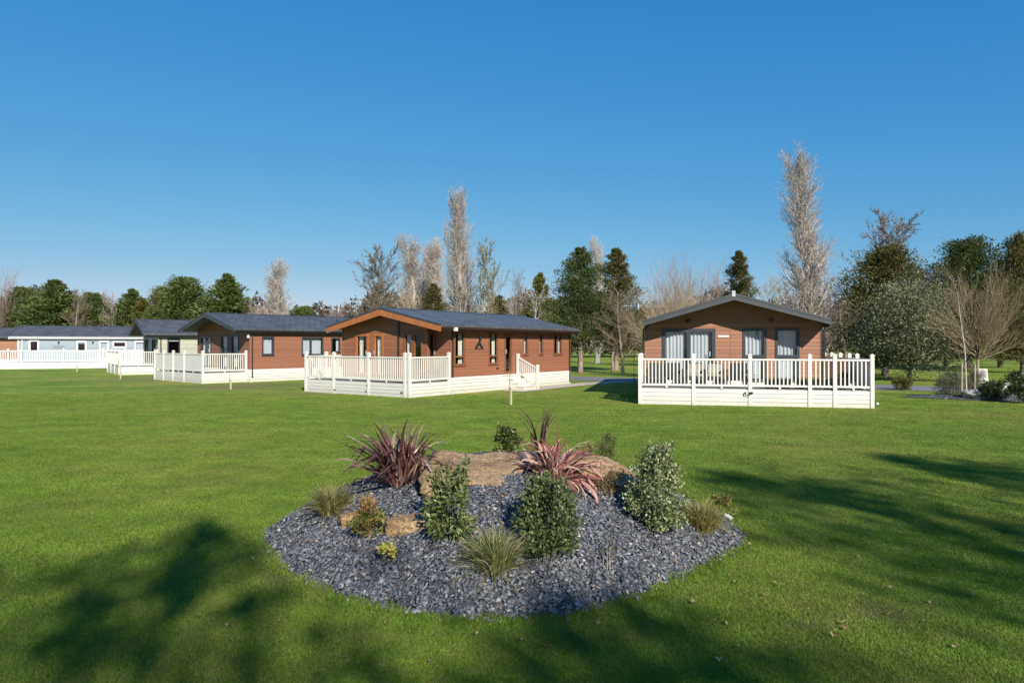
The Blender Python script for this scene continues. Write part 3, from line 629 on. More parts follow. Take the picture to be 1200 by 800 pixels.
# ------------------------------------------------------------------ tree builders
def tubes_np(segs, k=4):
    P0 = np.array([s[0] for s in segs], float); P1 = np.array([s[1] for s in segs], float)
    r0 = np.array([s[2] for s in segs]); r1 = np.array([s[3] for s in segs])
    d = P1 - P0; d /= np.linalg.norm(d, axis=1, keepdims=True) + 1e-9
    ref = np.where(np.abs(d[:, 2:3]) > 0.9, np.array([[1., 0, 0]]), np.array([[0, 0, 1.]]))
    a = np.cross(d, ref); a /= np.linalg.norm(a, axis=1, keepdims=True); c = np.cross(d, a)
    n = len(segs); V = np.zeros((n, 2 * k, 3))
    for i in range(k):
        t = 2 * math.pi * i / k; o = a * math.cos(t) + c * math.sin(t)
        V[:, i] = P0 + o * r0[:, None]; V[:, k + i] = P1 + o * r1[:, None]
    base = (np.arange(n) * 2 * k)[:, None]
    F = np.concatenate([base + np.array([[i, (i + 1) % k, k + (i + 1) % k, k + i]]) for i in range(k)], 0)
    return V.reshape(-1, 3), F
def leaves_np(rs, P, D, ln, wd, up=0.0, fold=0.25):
    """one four-cornered leaf per point: P base points, D directions, ln lengths, wd widths"""
    n = len(P); D = D / (np.linalg.norm(D, axis=1, keepdims=True) + 1e-9)
    rv = rs.normal(size=(n, 3)); sd = np.cross(D, rv); sd /= np.linalg.norm(sd, axis=1, keepdims=True) + 1e-9
    nn = np.cross(D, sd); ln = np.broadcast_to(ln, n)[:, None]; wd = np.broadcast_to(wd, n)[:, None]
    mid = P + D * ln * 0.5 + nn * wd * fold
    V = np.stack([P, mid + sd * wd * 0.5, P + D * ln, mid - sd * wd * 0.5], 1).reshape(-1, 3)
    return V, np.arange(4 * n).reshape(n, 4)
def grow(rng, p, d, L, r, lvl, Pm, out):
    q = Pm[lvl]; n = q['n']; step = L / n; pts = [(p.copy(), r)]
    for i in range(n):
        d = (d + Vector((rng.gauss(0, 1), rng.gauss(0, 1), rng.gauss(0, 1))) * q['w'] + Vector((0, 0, q['up']))).normalized()
        r1 = max(q.get('rmin', 0.004), r * (1 - (1 - q['tap']) * (i + 1) / n)) if i < n else r
        p1 = p + d * step; rr0 = pts[-1][1]
        out.append((p.copy(), p1.copy(), rr0, r1, lvl)); pts.append((p1.copy(), r1)); p = p1
        if lvl + 1 < len(Pm):
            f = (i + 1) / n
            if f >= q['from']:
                kf = q['kids'] / n; kn = int(kf) + (1 if rng.random() < kf - int(kf) else 0)
                for _ in range(kn):
                    ang = R(rng.gauss(q['ang'], q['ang'] * 0.25)); az = rng.uniform(0, 2 * math.pi)
                    o = d.orthogonal().normalized(); o.rotate(Matrix.Rotation(az, 3, d)); cd = (d * math.cos(ang) + o * math.sin(ang)).normalized()
                    cl = L * q['kl'] * (1 - q.get('klf', 0.5) * f) * rng.uniform(0.7, 1.2)
                    grow(rng, p1 - d * step * rng.random(), cd, cl, max(Pm[lvl + 1].get('rmin', 0.004), r1 * q['kr']), lvl + 1, Pm, out)
def tree_obj(name, segs, tm, cm, k=5, kt=8, tl=0):
    root = empty(name)
    V, F = tubes_np([s for s in segs if s[4] <= tl], kt); np_obj('trunk', V, F, tm, root, True)
    V, F = tubes_np([s for s in segs if s[4] > tl], k); np_obj('crown', V, F, cm, root)
    return root
BK_PALE = m_bark('pale grey bark', (0.38, 0.34, 0.3), (0.54, 0.49, 0.43)); BK_DARK = m_bark('dark bark', (0.05, 0.04, 0.03), (0.12, 0.1, 0.08))
BK_TAN = m_bark('tan bark', (0.2, 0.16, 0.11), (0.34, 0.28, 0.2)); BK_WHITE = m_bark('white birch bark', (0.42, 0.4, 0.36), (0.62, 0.6, 0.56))
BK_PINE = m_bark('pine bark', (0.17, 0.12, 0.09), (0.32, 0.25, 0.2))
TW_PALE = m_leaf('pale twigs', [(0.4, 0.345, 0.3), (0.54, 0.485, 0.44)], 0, lo=0.85, hi=1.15); TW_PINK = m_leaf('pink brown twigs', [(0.27, 0.19, 0.17), (0.4, 0.31, 0.28)], 0, lo=0.85, hi=1.15)
TW_GOLD = m_leaf('golden twigs', [(0.31, 0.235, 0.13), (0.43, 0.34, 0.2)], 0, lo=0.85, hi=1.15); TW_OCHRE = m_leaf('ochre twigs', [(0.2, 0.15, 0.085), (0.3, 0.235, 0.14)], 0, lo=0.85, hi=1.15); TW_BROWN = m_leaf('brown twigs', [(0.17, 0.125, 0.09), (0.27, 0.205, 0.15)], 0, lo=0.85, hi=1.15)

def make_poplar(seed, H=20.0, sp=1.0):
    rng = random.Random(seed); out = []
    Pm = [dict(n=22, w=0.012, up=0.06, tap=0.06, kids=150, ang=19, kl=0.21, klf=0.42, kr=0.34, **{'from': 0.07}),
          dict(n=8, w=0.035, up=0.16, tap=0.2, kids=12, ang=18, kl=0.5, klf=0.5, kr=0.5, rmin=0.009, **{'from': 0.1}),
          dict(n=4, w=0.07, up=0.13, tap=0.4, kids=4, ang=24, kl=0.6, klf=0.4, kr=0.6, rmin=0.007, **{'from': 0.2}), dict(n=2, w=0.08, up=0.1, tap=0.7, rmin=0.006)]
    grow(rng, Vector((0, 0, 0)), Vector((0, 0, 1)), H, 0.3, 0, Pm, out)
    return tree_obj('poplar_tree', out, BK_PALE, TW_PALE, k=3)
def make_bare(seed, H=9.0, spread=48, tm=BK_TAN, cm=TW_PINK, trunk=0.25, up=0.05, dens=1.0, name='bare_tree', r=0.16, tl=0, multi=1):
    rng = random.Random(seed); out = []
    Pm = [dict(n=12, w=0.05, up=0.05, tap=0.15, kids=34 * dens, ang=spread, kl=0.55, klf=0.5, kr=0.5, **{'from': trunk}),
          dict(n=7, w=0.09, up=up, tap=0.25, kids=12 * dens, ang=38, kl=0.46, klf=0.35, kr=0.55, rmin=0.014, **{'from': 0.2}),
          dict(n=4, w=0.12, up=up, tap=0.35, kids=7 * dens, ang=34, kl=0.5, klf=0.3, kr=0.6, rmin=0.011, **{'from': 0.2}), dict(n=3, w=0.14, up=up, tap=0.6, rmin=0.008)]
    grow(rng, Vector((0, 0, 0)), Vector((0, 0, 1)), H, r, 0, Pm, out)
    return tree_obj(name, out, tm, cm, k=3, tl=tl)
def make_vase(seed, H=7.0, cm=TW_GOLD):
    rng = random.Random(seed); out = []
    out.append((Vector((0, 0, 0)), Vector((0.02, 0, 1.0)), 0.13, 0.11, 0)); out.append((Vector((0.02, 0, 1.0)), Vector((0, 0.02, 1.9)), 0.11, 0.10, 0))
    Pm = [None, dict(n=9, w=0.045, up=0.045, tap=0.15, kids=15, ang=26, kl=0.5, klf=0.35, kr=0.5, rmin=0.008, **{'from': 0.2}),
          dict(n=5, w=0.06, up=0.05, tap=0.25, kids=5, ang=26, kl=0.55, klf=0.3, kr=0.6, rmin=0.007, **{'from': 0.2}), dict(n=3, w=0.08, up=0.04, tap=0.4, rmin=0.005)]
    for i in range(34):
        a = rng.uniform(0, 2 * math.pi); t = R(rng.uniform(4, 74)); d = Vector((math.sin(t) * math.cos(a), math.sin(t) * math.sin(a), math.cos(t)))
        grow(rng, Vector((0, 0, rng.uniform(1.2, 1.95))), d, H * rng.uniform(0.5, 0.72), 0.04, 1, Pm, out)
    return tree_obj('vase_tree', out, BK_TAN, cm, k=3)
def make_conifer(seed, H=10.0, width=0.5, base=0.05, cm=None, tm=BK_DARK, nb=230, per=60, leaf=0.34, profile='cone', droop=-0.1, name='conifer_tree', flat=0.35):
    rng = random.Random(seed); rs = np.random.RandomState(seed)
    root = empty(name); segs = []; p = Vector((0, 0, 0))
    n = 10
    for i in range(n):
        p1 = Vector((rng.gauss(0, 0.05), rng.gauss(0, 0.05), H * 0.96 * (i + 1) / n)); segs.append((p, p1, 0.022 * H * (1 - i / n) + .02, 0.022 * H * (1 - (i + 1) / n) + .02, 0)); p = p1
    Ps, Ds = [], []
    for i in range(nb):
        f = base + (1 - base) * ((i + rng.random()) / nb); g_ = (f - base) / (1 - base)
        if profile == 'cone': rad = (1 - g_) ** 0.75 * min(1, 0.55 + g_ * 3)
        elif profile == 'dome': rad = math.sqrt(max(0, 1 - g_ ** 2.2)) * min(1, 0.5 + g_ * 2.5)
        else: rad = max(0.12, math.sin(math.pi * min(1, 0.18 + g_ * 0.8)) ** 0.7) * (0.75 + 0.25 * rng.random())
        Lb = H * width * 0.5 * rad * rng.uniform(0.55, 1.25) + 0.15
        a = rng.uniform(0, 2 * math.pi); el = droop + 0.9 * g_ ** 2 + rng.gauss(0, 0.16)
        d = np.array([math.cos(a) * math.cos(el), math.sin(a) * math.cos(el), math.sin(el)])
        o = np.array([0, 0, f * H]); m = max(8, int(per * (0.35 + 0.65 * rad)))
        t = rs.uniform(0.15, 1, m) ** 0.7
        sc = (0.10 + 0.20 * np.sin(np.pi * np.clip(t, 0, 1) ** 0.8)) * Lb
        off = rs.normal(size=(m, 3)) * sc[:, None] * np.array([1, 1, flat])
        pts = o + d * (t * Lb)[:, None] + off + np.array([0, 0, 0.22 * Lb]) * (t ** 2)[:, None]
        Ps.append(pts); Ds.append(d + 0.55 * rs.normal(size=(m, 3)) + np.array([0, 0, 0.25]))
        if Lb > 0.5: segs.append((Vector(o), Vector(o + d * Lb * 0.8), 0.012 * H * 0.35, 0.01, 1))
    V, F = tubes_np(segs, 6); np_obj('trunk', V, F, tm, root, True)
    P = np.concatenate(Ps); Dd = np.concatenate(Ds); ln = rs.uniform(0.6, 1.25, len(P)) * leaf
    V, F = leaves_np(rs, P, Dd, ln, ln * 0.34); np_obj('crown', V, F, cm, root)
    return root
def make_broad(seed, H, W, trunk_h, cm, tm, ncl=90, per=110, leaf=0.12, name='evergreen_tree', clr=0.16, asp=0.4, forks=4):
    rng = random.Random(seed); rs = np.random.RandomState(seed); root = empty(name); segs = []
    segs.append((Vector((0, 0, 0)), Vector((0.03, 0, trunk_h)), 0.035 * H * .6, 0.03 * H * .6, 0))
    Ps, Ds = [], []; cz = trunk_h + (H - trunk_h) * 0.46; hz = (H - trunk_h) * 0.54
    for i in range(ncl):
        v = rs.normal(size=3); v /= np.linalg.norm(v); rr = rng.uniform(0.35, 1.0) ** 0.6
        taper = 1 - 0.35 * max(0, v[2])
        c = np.array([v[0] * W / 2 * rr * taper, v[1] * W / 2 * rr * taper, cz + v[2] * hz * rr])
        s = W * clr * rng.uniform(0.6, 1.2); m = int(per * rng.uniform(0.6, 1.2))
        pts = c + rs.normal(size=(m, 3)) * s * np.array([0.55, 0.55, 0.6]); Ps.append(pts)
        Ds.append((pts - np.array([0, 0, cz - hz * .4])) / W + 0.6 * rs.normal(size=(m, 3)) + np.array([0, 0, 0.4]))
        if i % 2 == 0:
            b0 = Vector((0, 0, trunk_h * rng.uniform(0.85, 1.0))); mid = b0.lerp(Vector(c), 0.5) + Vector((0, 0, 0.06 * H)); segs += [(b0, mid, 0.012 * H, 0.007 * H, 1), (mid, Vector(c), 0.007 * H, 0.003 * H, 1)]
    V, F = tubes_np(segs, 6); np_obj('trunk', V, F, tm, root, True)
    P = np.concatenate(Ps); Dd = np.concatenate(Ds); ln = rs.uniform(0.6, 1.3, len(P)) * leaf
    V, F = leaves_np(rs, P, Dd, ln, ln * asp); np_obj('crown', V, F, cm, root)
    return root

LF_LEY = m_leaf('cypress green', [(0.075, 0.11, 0.028), (0.13, 0.17, 0.046), (0.18, 0.215, 0.065)], 0.32, clump=0.45)
LF_YEL = m_leaf('yellow cypress', [(0.08, 0.095, 0.022), (0.15, 0.145, 0.034), (0.2, 0.175, 0.045)], 0.3, clump=0.5)
LF_PINE = m_leaf('dark pine needles', [(0.04, 0.062, 0.018), (0.078, 0.104, 0.03), (0.125, 0.15, 0.046)], 0.3, clump=0.6)
LF_BRN = m_leaf('bronze cypress', [(0.06, 0.066, 0.02), (0.12, 0.113, 0.033), (0.19, 0.155, 0.05)], 0.3, clump=0.5)
LF_SIL = m_leaf('silvery evergreen leaves', [(0.09, 0.11, 0.045), (0.21, 0.22, 0.115), (0.42, 0.41, 0.28)], 0.3, clump=0.9, pos=[0, 0.6, 1])
protos = {}
protos['poplar'] = (make_poplar(3), 20.0); protos['poplar2'] = (make_poplar(8), 20.0)
protos['ley'] = (make_conifer(11, 10, 0.62, 0.03, LF_LEY, nb=200, per=160, leaf=0.34, profile='dome', flat=0.5, droop=0.2), 10.0)
protos['ley2'] = (make_conifer(12, 10, 0.6, 0.03, LF_LEY, nb=170, per=150, leaf=0.36, profile='cone', flat=0.4, droop=0.1), 10.0)
protos['yel'] = (make_conifer(13, 10, 0.5, 0.04, LF_YEL, nb=150, per=130, leaf=0.32, profile='cone'), 10.0)
protos['pine'] = (make_conifer(14, 10, 0.66, 0.2, LF_PINE, BK_PINE, nb=125, per=380, leaf=0.2, profile='cone', droop=0.1, flat=0.45), 10.0)
protos['pine2'] = (make_conifer(15, 10, 0.5, 0.2, LF_PINE, BK_PINE, nb=120, per=280, leaf=0.22, profile='cone', droop=0.0, flat=0.45), 10.0)
protos['shade'] = (make_conifer(18, 10, 0.5, 0.46, LF_PINE, BK_PINE, nb=48, per=92, leaf=0.24, profile='lobed', droop=0.1, flat=0.3), 10.0)
protos['brz'] = (make_conifer(16, 10, 0.62, 0.08, LF_BRN, nb=190, per=200, leaf=0.24, profile='dome', droop=0.25, flat=0.6), 10.0)
protos['bare'] = (make_bare(21, 9, 56, trunk=0.16, up=0.07), 9.0); protos['round'] = (make_bare(27, 9, 60, BK_TAN, TW_PINK, trunk=0.14, up=0.1, dens=1.1), 9.0); protos['bare2'] = (make_bare(22, 9, 42, cm=TW_BROWN, up=0.08), 9.0); protos['barew'] = (make_bare(23, 9, 55, BK_WHITE, TW_PALE, trunk=0.2, dens=0.75, tl=1), 9.0)
protos['birch'] = (make_bare(24, 9, 34, BK_WHITE, TW_PINK, trunk=0.3, up=0.02, dens=1.0), 9.0)
protos['vase'] = (make_vase(31), 6.3); protos['vase2'] = (make_vase(32, 7.0), 6.3)
protos['silver'] = (make_broad(41, 6.2, 5.6, 1.2, LF_SIL, BK_DARK, 150, 170, 0.16), 6.2)
protos['alder'] = (make_bare(25, 9, 46, BK_DARK, TW_BROWN, trunk=0.3, up=0.06, dens=0.95, name='alder_tree'), 9.0)
# the alder keeps dark catkins: small hanging bits on the twigs
def add_catkins(root, seed, n, mat, size):
    cr = [c for c in root.children if c.name.startswith('crown')][0]; me = cr.data
    co = np.zeros(len(me.vertices) * 3, np.float32); me.vertices.foreach_get('co', co); co = co.reshape(-1, 3)
    rs = np.random.RandomState(seed); P = co[rs.randint(0, len(co), n)]
    V, F = leaves_np(rs, P, np.array([0, 0, -1.0]) + 0.4 * rs.normal(size=(n, 3)), rs.uniform(0.6, 1.3, n) * size, size * 0.5); np_obj('catkins', V, F, mat, root)
add_catkins(protos['alder'][0], 5, 9000, m_leaf('catkins', [(0.07, 0.055, 0.03), (0.16, 0.12, 0.06)], 0.1), 0.09)
protos['ivy'] = (make_bare(26, 9, 36, BK_TAN, TW_GOLD, trunk=0.2, up=0.1, dens=0.9), 9.0)
add_catkins(protos['ivy'][0], 6, 9000, m_leaf('ivy leaves', [(0.07, 0.08, 0.03), (0.16, 0.15, 0.07)], 0.1), 0.12)
used = set()
def plant(kind, px, d, top, wpx=None, label='', cat='tree', group=None, mat=None, rz=None, name=None, wid=None):
    root, Hn = protos[kind]
    o = root if kind not in used else copy_tree(root)
    used.add(kind); h = EYE + (HOR - top) * d / FPX; s = h / Hn
    if kind in WN and wpx: sx = (wpx * d / FPX) / WN[kind]
    else: sx = s
    o.location = atd(px, d); o.scale = (sx, sx, s); o.rotation_euler = (0, 0, rz if rz is not None else (px * 1.7 % 6.28))
    if name: o.name = name
    tag(o, label, cat, group)
    if mat:
        for c in o.children:
            if c.name.startswith('crown'): c.material_slots[0].link = 'OBJECT'; c.material_slots[0].material = mat
    return o
WN = {}
for k_, (r_, h_) in protos.items():
    c_ = [c for c in r_.children if c.name.startswith('crown')][0]; xs = np.zeros(len(c_.data.vertices) * 3, np.float32); c_.data.vertices.foreach_get('co', xs); xs = xs.reshape(-1, 3)
    WN[k_] = 2 * float(np.percentile(np.hypot(xs[:, 0], xs[:, 1]), 96)); protos[k_] = (r_, float(xs[:, 2].max()))

GL = 'trees along the left behind the lodges'; GM = 'trees behind the long red brown lodge'; GR = 'trees on the right side'
# left row
plant('vase', 0, 82, 299, 56, 'tall pinkish bare tree cut by the left edge of the photo', group=GL, mat=TW_PINK, name='bare_tree')
plant('ley', 28, 84, 334, 65, 'rounded green conifer left of the widest conifer above the blue lodge', group=GL)
plant('ley2', 64, 82, 326, 80.6, 'broad green conifer above the middle of the blue lodge roof', group=GL)
plant('birch', 86, 78, 336, 40, 'bare brown birch with one white trunk above the blue lodge', group=GL, mat=TW_BROWN)
plant('ley', 110, 88, 341, 54.6, 'dark green conifer right of the white trunked birch', group=GL)
plant('bare', 131, 86, 338, 44, 'bare pinkish brown tree between dark conifers on the left', group=GL)
plant('ley2', 155, 86, 337, 59.8, 'green conifer above the gable tip of the sage lodge', group=GL)
plant('yel', 168, 80, 348, 39, 'yellowish shrubby conifer behind the gable of the sage lodge', group=GL)
plant('brz', 188, 88, 333, 46.8, 'olive brown conifer above the left of the sage lodge roof', group=GL)
plant('ley', 215, 80, 322, 78, 'tall broad conifer above the sage lodge roof', group=GL, rz=2.0)
plant('ley2', 266, 80, 319, 75.4, 'tall conifer directly behind the chestnut lodge gable', group=GL)
plant('vase', 302, 75, 348, 40, 'bare golden twiggy tree above the chestnut lodge ridge', group=GL)
plant('poplar2', 330, 80, 299, 42, 'tall pale bare tree above the middle of the chestnut lodge roof', group=GL)
plant('bare', 322, 84, 352, 50, 'low tan bare tree behind the chestnut lodge roof', group=GL, mat=TW_GOLD)
plant('ley', 355, 84, 357, 46.8, 'small dark conifer above the right half of the chestnut lodge roof', group=GL)
plant('bare', 402, 95, 357, 46, 'distant pink bare tree between the chestnut and red brown lodges', group=GL, rz=1.0)
plant('ley', -6, 84, 346, 57.2, 'dark conifer at the left edge of the photo', group=GL)
# middle
plant('alder', 444, 66, 283, 74, 'brown speckled bare tree above the gable peak of the red brown lodge', group=GM, name='alder_tree')
plant('poplar2', 486, 88, 272, 46, 'left pale bare poplar of three behind the red brown lodge', group=GM)
plant('poplar', 499, 92, 278, 40, 'middle pale bare poplar of three behind the red brown lodge', group=GM)
plant('poplar2', 514, 90, 274, 40, 'right pale bare poplar of three behind the red brown lodge', group=GM, rz=2)
plant('pine2', 508, 62, 331, 46, 'dark conifer low behind the ridge of the red brown lodge', group=GM, mat=LF_BRN)
plant('bare', 478, 64, 335, 44, 'low golden bare tree behind the ridge of the red brown lodge', group=GM, mat=TW_GOLD)
plant('poplar', 545, 74, 213, 46, 'tallest pale poplar behind the red brown lodge', group=GM)
plant('ivy', 574, 70, 276, 46, 'olive leafed slender tree right of the tallest poplar', group=GM)
plant('birch', 603, 78, 312, 42, 'pinkish bare tree behind the roof middle of the red brown lodge', group=GM)
plant('barew', 624, 62, 333, 44, 'white limbed bare tree behind the roof of the red brown lodge', group=GM)
plant('yel', 632, 70, 318, 46, 'yellow green conifer left of the big dark pine', group=GM)
plant('barew', 596, 66, 345, 30, 'small white stemmed tree behind the roof of the red brown lodge', group=GM, rz=1.5)
plant('ley2', 585, 80, 345, 50, 'dull green conifer low behind the roof of the red brown lodge', group=GM, mat=LF_BRN)
plant('pine', 680, 52, 288, 84, 'largest dark pine standing at the right end of the red brown lodge', group=GM, name='pine_tree')
plant('poplar2', 700, 80, 275, 24, 'pale bare treetop between the two dark pines', group=GM, rz=4)
plant('pine2', 722, 57, 289, 66, 'narrow dark pine right of the largest pine', group=GM, name='pine_tree')
plant('bare2', 730, 50, 333, 66, 'brown bare tree on the grass between the two nearest lodges', group=GM)
plant('bare2', 718, 56, 350, 50, 'small brown bare tree behind the tree between the two nearest lodges', group=GM, rz=2.2)
plant('vase2', 786, 44, 316, 100, 'golden bare tree with fanning branches behind the left eave of the tan lodge', group=GM)
plant('vase2', 800, 66, 288, 112, 'pinkish bare tree above the left roof slope of the tan lodge', group=GM, mat=TW_PINK, name='bare_tree')
plant('pine2', 866, 72, 292, 48, 'bronze green conifer above the ridge of the tan lodge', group=GR, mat=LF_BRN)
plant('bare', 836, 86, 318, 50, 'bare tree left of the conifer above the tan lodge ridge', group=GR, rz=3.1)
plant('ley', 650, 84, 350, 40, 'dark conifer mostly hidden by the largest pine', group=GM, mat=LF_BRN)
# right
plant('poplar', 947, 60, 158, 66, 'tallest poplar of all behind the right end of the tan lodge', group=GR, rz=1.2)
plant('bare', 968, 66, 322, 80, 'pinkish bare tree at the foot of the tallest poplar', group=GR, rz=5)
plant('bare2', 992, 58, 345, 70, 'brown bare tree between the tan lodge and the bronze conifer', group=GR)
plant('bare', 915, 78, 318, 60, 'bare tree above the right roof slope of the tan lodge', group=GR, rz=0.4, mat=TW_GOLD)
plant('alder', 1046, 60, 240, 92, 'tall bare tree rising above the bronze conifer', group=GR, name='alder_tree', rz=2.5)
plant('brz', 1037, 47, 283, 118, 'dense bronze green conifer right of the tan lodge', group=GR)
plant('silver', 1066, 41, 308, 118, 'silvery leafed evergreen tree right of the tan lodge', group=GR, name='evergreen_tree')
plant('vase', 1146, 38, 298, 108, 'large golden bare tree with spreading branches on the right', group=GR, name='vase_tree', mat=TW_OCHRE)
plant('brz', 1134, 60, 275, 120, 'dark conifer behind the large golden bare tree', group=GR, mat=LF_PINE, rz=3.3)
plant('brz', 1198, 52, 268, 70, 'bronze conifer cut by the right edge of the photo', group=GR, rz=2)
plant('brz', 1108, 66, 330, 70, 'dark conifer between the silvery tree and the golden bare tree', group=GR, rz=4, mat=LF_PINE)
plant('brz', 1172, 64, 315, 80, 'dark conifer behind the right side of the golden bare tree', group=GR, rz=1, mat=LF_PINE)
plant('bare2', 1086, 80, 335, 60, 'bare tree behind the silvery tree', group=GR, rz=1.4)
plant('bare', 1215, 70, 300, 90, 'bare tree beyond the right edge conifer', group=GR, rz=.4)
# far wood: one mass of crowns beyond the park
def far_wood():
    rs = np.random.RandomState(77); n = 90000
    X = rs.uniform(-125, 140, n); Y = 112 + 0.06 * np.abs(X) + rs.uniform(0, 14, n)
    top = 8.6 + 1.6 * np.sin(X * 0.21) + 1.2 * np.sin(X * 0.53 + 1) + 0.9 * np.sin(X * 1.3 + Y * .7) + np.clip((X - 10) * 0.02, 0, 2)
    Z = top * rs.uniform(0.02, 1, n) ** 0.75
    P = np.stack([X, Y, Z], 1); D_ = rs.normal(size=(n, 3)) + np.array([0, 0, 0.7]); ln = rs.uniform(0.5, 1.2, n)
    V, F = leaves_np(rs, P, D_, ln, ln * 0.4)
    m = m_leaf('far wood', [(0.06, 0.065, 0.03), (0.14, 0.11, 0.075), (0.2, 0.155, 0.12)], 0.2, clump=0.12, lo=0.55, hi=1.3)
    o = np_obj('far_wood', V, F, m); tag(o, 'distant mass of mixed bare and evergreen woodland behind all the lodges', 'woodland', kind='stuff')
far_wood()
# trees behind the viewpoint whose shade falls on the lawn
def shade(kind, x, y, h, wd, label, rz):
    o = copy_tree(protos[kind][0]); o.location = (x, y, 0); o.scale = (wd / WN[kind], wd / WN[kind], h / protos[kind][1]); o.rotation_euler = (0, 0, rz)
    tag(o, label, 'tree', 'trees behind the viewpoint that shade the lawn')
shade('shade', 5.0, -16.0, 15.0, 5.0, 'tall pine whose shade lies on the lawn left of the slate mound', 0.3)
shade('shade', 3.0, -17.4, 15.0, 4.6, 'second tall pine whose shade reaches the lower left corner of the lawn', 2.2)
shade('shade', 9.1, -17.9, 14.7, 6.0, 'tall pine whose shade lies along the front edge of the slate mound', 1.9)
shade('shade', 13.2, -14.7, 16.5, 5.6, 'slim pine whose streaky shade lies on the lawn right of the slate mound', 4.0)
shade('shade', 17.2, -13.8, 16.8, 7.0, 'wide pine whose streaky shade lies at the right edge of the lawn', 2.6)

# ------------------------------------------------------------------ slate mound
def m_slate(name, chips):
    m, t, b = newmat(name)
    cols = [(0.06, 0.064, 0.072), (0.105, 0.111, 0.125), (0.15, 0.158, 0.177), (0.235, 0.245, 0.26), (0.2, 0.18, 0.17), (0.5, 0.46, 0.4), (0.33, 0.18, 0.1)]
    pos = [0, 0.3, 0.65, 0.9, 0.955, 0.985, 0.995]
    if chips:
        g_ = nd(t, 'ShaderNodeNewGeometry'); r = ramp(t, cols, pos); t.links.new(g_.outputs['Random Per Island'], r.inputs[0]); c = r.outputs[0]
        nz = noise_n(t, 25, objco(t), 3); r2 = ramp(t, [(0.75,) * 3, (1.2,) * 3], [.3, .7]); t.links.new(nz, r2.inputs[0]); c = mixc(t, 1, c, r2.outputs[0], 'MULTIPLY')
    else:
        v = nd(t, 'ShaderNodeTexVoronoi'); v.inputs['Scale'].default_value = 26; t.links.new(objco(t), v.inputs['Vector'])
        sp = nd(t, 'ShaderNodeSeparateColor'); t.links.new(v.outputs['Color'], sp.inputs[0]); r = ramp(t, [tuple(x * .5 for x in q) for q in cols], pos); t.links.new(sp.outputs[0], r.inputs[0]); c = r.outputs[0]
        bump(t, b, v.outputs['Distance'], 1.0, 0.03)
    t.links.new(c, b.inputs['Base Color']); b.inputs['Roughness'].default_value = 0.75; b.inputs['Specular IOR Level'].default_value = 0.3
    return m
def mound():
    nr, na = 40, 160; V = []; F = []
    for i in range(nr + 1):
        for j in range(na):
            th = -math.pi + 2 * math.pi * j / na; rho = 1.04 * i / nr
            rr = rho * float(mound_R(th)); x = MC.x + rr * math.cos(th); y = MC.y + rr * math.sin(th)
            V.append((x, y, float(mound_h(x, y)) - 0.012))
    for i in range(nr):
        for j in range(na):
            k = (j + 1) % na; F.append((i * na + j, (i + 1) * na + j, (i + 1) * na + k, i * na + k))
    o = np_obj('slate_mound', np.array(V), np.array(F), m_slate('slate bed', False), None, True); tag(o, kind='structure')
mound()
def chips(name, P, Nn, rs, mat, smin=0.025, smax=0.085):
    n = len(P); a = rs.normal(size=(n, 3)); nn = Nn + 0.22 * rs.normal(size=(n, 3)); nn /= np.linalg.norm(nn, axis=1, keepdims=True)
    t = np.cross(nn, a); t /= np.linalg.norm(t, axis=1, keepdims=True); bb = np.cross(nn, t)
    L = (smin + (smax - smin) * rs.uniform(0, 1, n) ** 3.0)[:, None]; W = L * rs.uniform(0.4, 0.85, (n, 1)); T = L * rs.uniform(0.06, 0.15, (n, 1))
    co = []
    for z in (-1, 1):
        for (sx, sy) in ((-1, -1), (1, -1), (1, 1), (-1, 1)):
            jx = rs.uniform(0.55, 1.0, (n, 1)) * sx; jy = rs.uniform(0.45, 1.0, (n, 1)) * sy
            co.append(P + t * L * .5 * jx + bb * W * .5 * jy + nn * T * z * .5)
    V = np.stack(co, 1).reshape(-1, 3); base = (np.arange(n) * 8)[:, None]
    F = np.concatenate([base + np.array([f]) for f in ((0, 3, 2, 1), (4, 5, 6, 7), (0, 1, 5, 4), (1, 2, 6, 5), (2, 3, 7, 6), (3, 0, 4, 7))], 0)
    return np_obj(name, V, F, mat)
SLATE = m_slate('slate chips', True)
def slate_chips():
    rs = np.random.RandomState(9); n = 120000
    th = rs.uniform(-math.pi, math.pi, n); rr = np.sqrt(rs.uniform(0, 1.01, n)) * mound_R(th) * (1 + 0.012 * rs.normal(size=n) + 0.05 * np.abs(rs.normal(size=n)) * (rs.uniform(0, 1, n) < 0.02))
    x = MC.x + rr * np.cos(th); y = MC.y + rr * np.sin(th); k = (y < 10.2); x, y = x[k], y[k]
    e = 0.02; h = mound_h(x, y); hx = (mound_h(x + e, y) - h) / e; hy = (mound_h(x, y + e) - h) / e
    N = np.stack([-hx, -hy, np.ones_like(hx)], 1); N /= np.linalg.norm(N, axis=1, keepdims=True)
    P = np.stack([x, y, np.maximum(h, 0) + rs.uniform(-0.004, 0.014, len(x))], 1)
    o = chips('slate_chips', P, N, rs, SLATE, 0.012, 0.064); tag(o, 'blue grey slate chippings covering the planted mound', 'slate chippings', kind='stuff')
slate_chips()

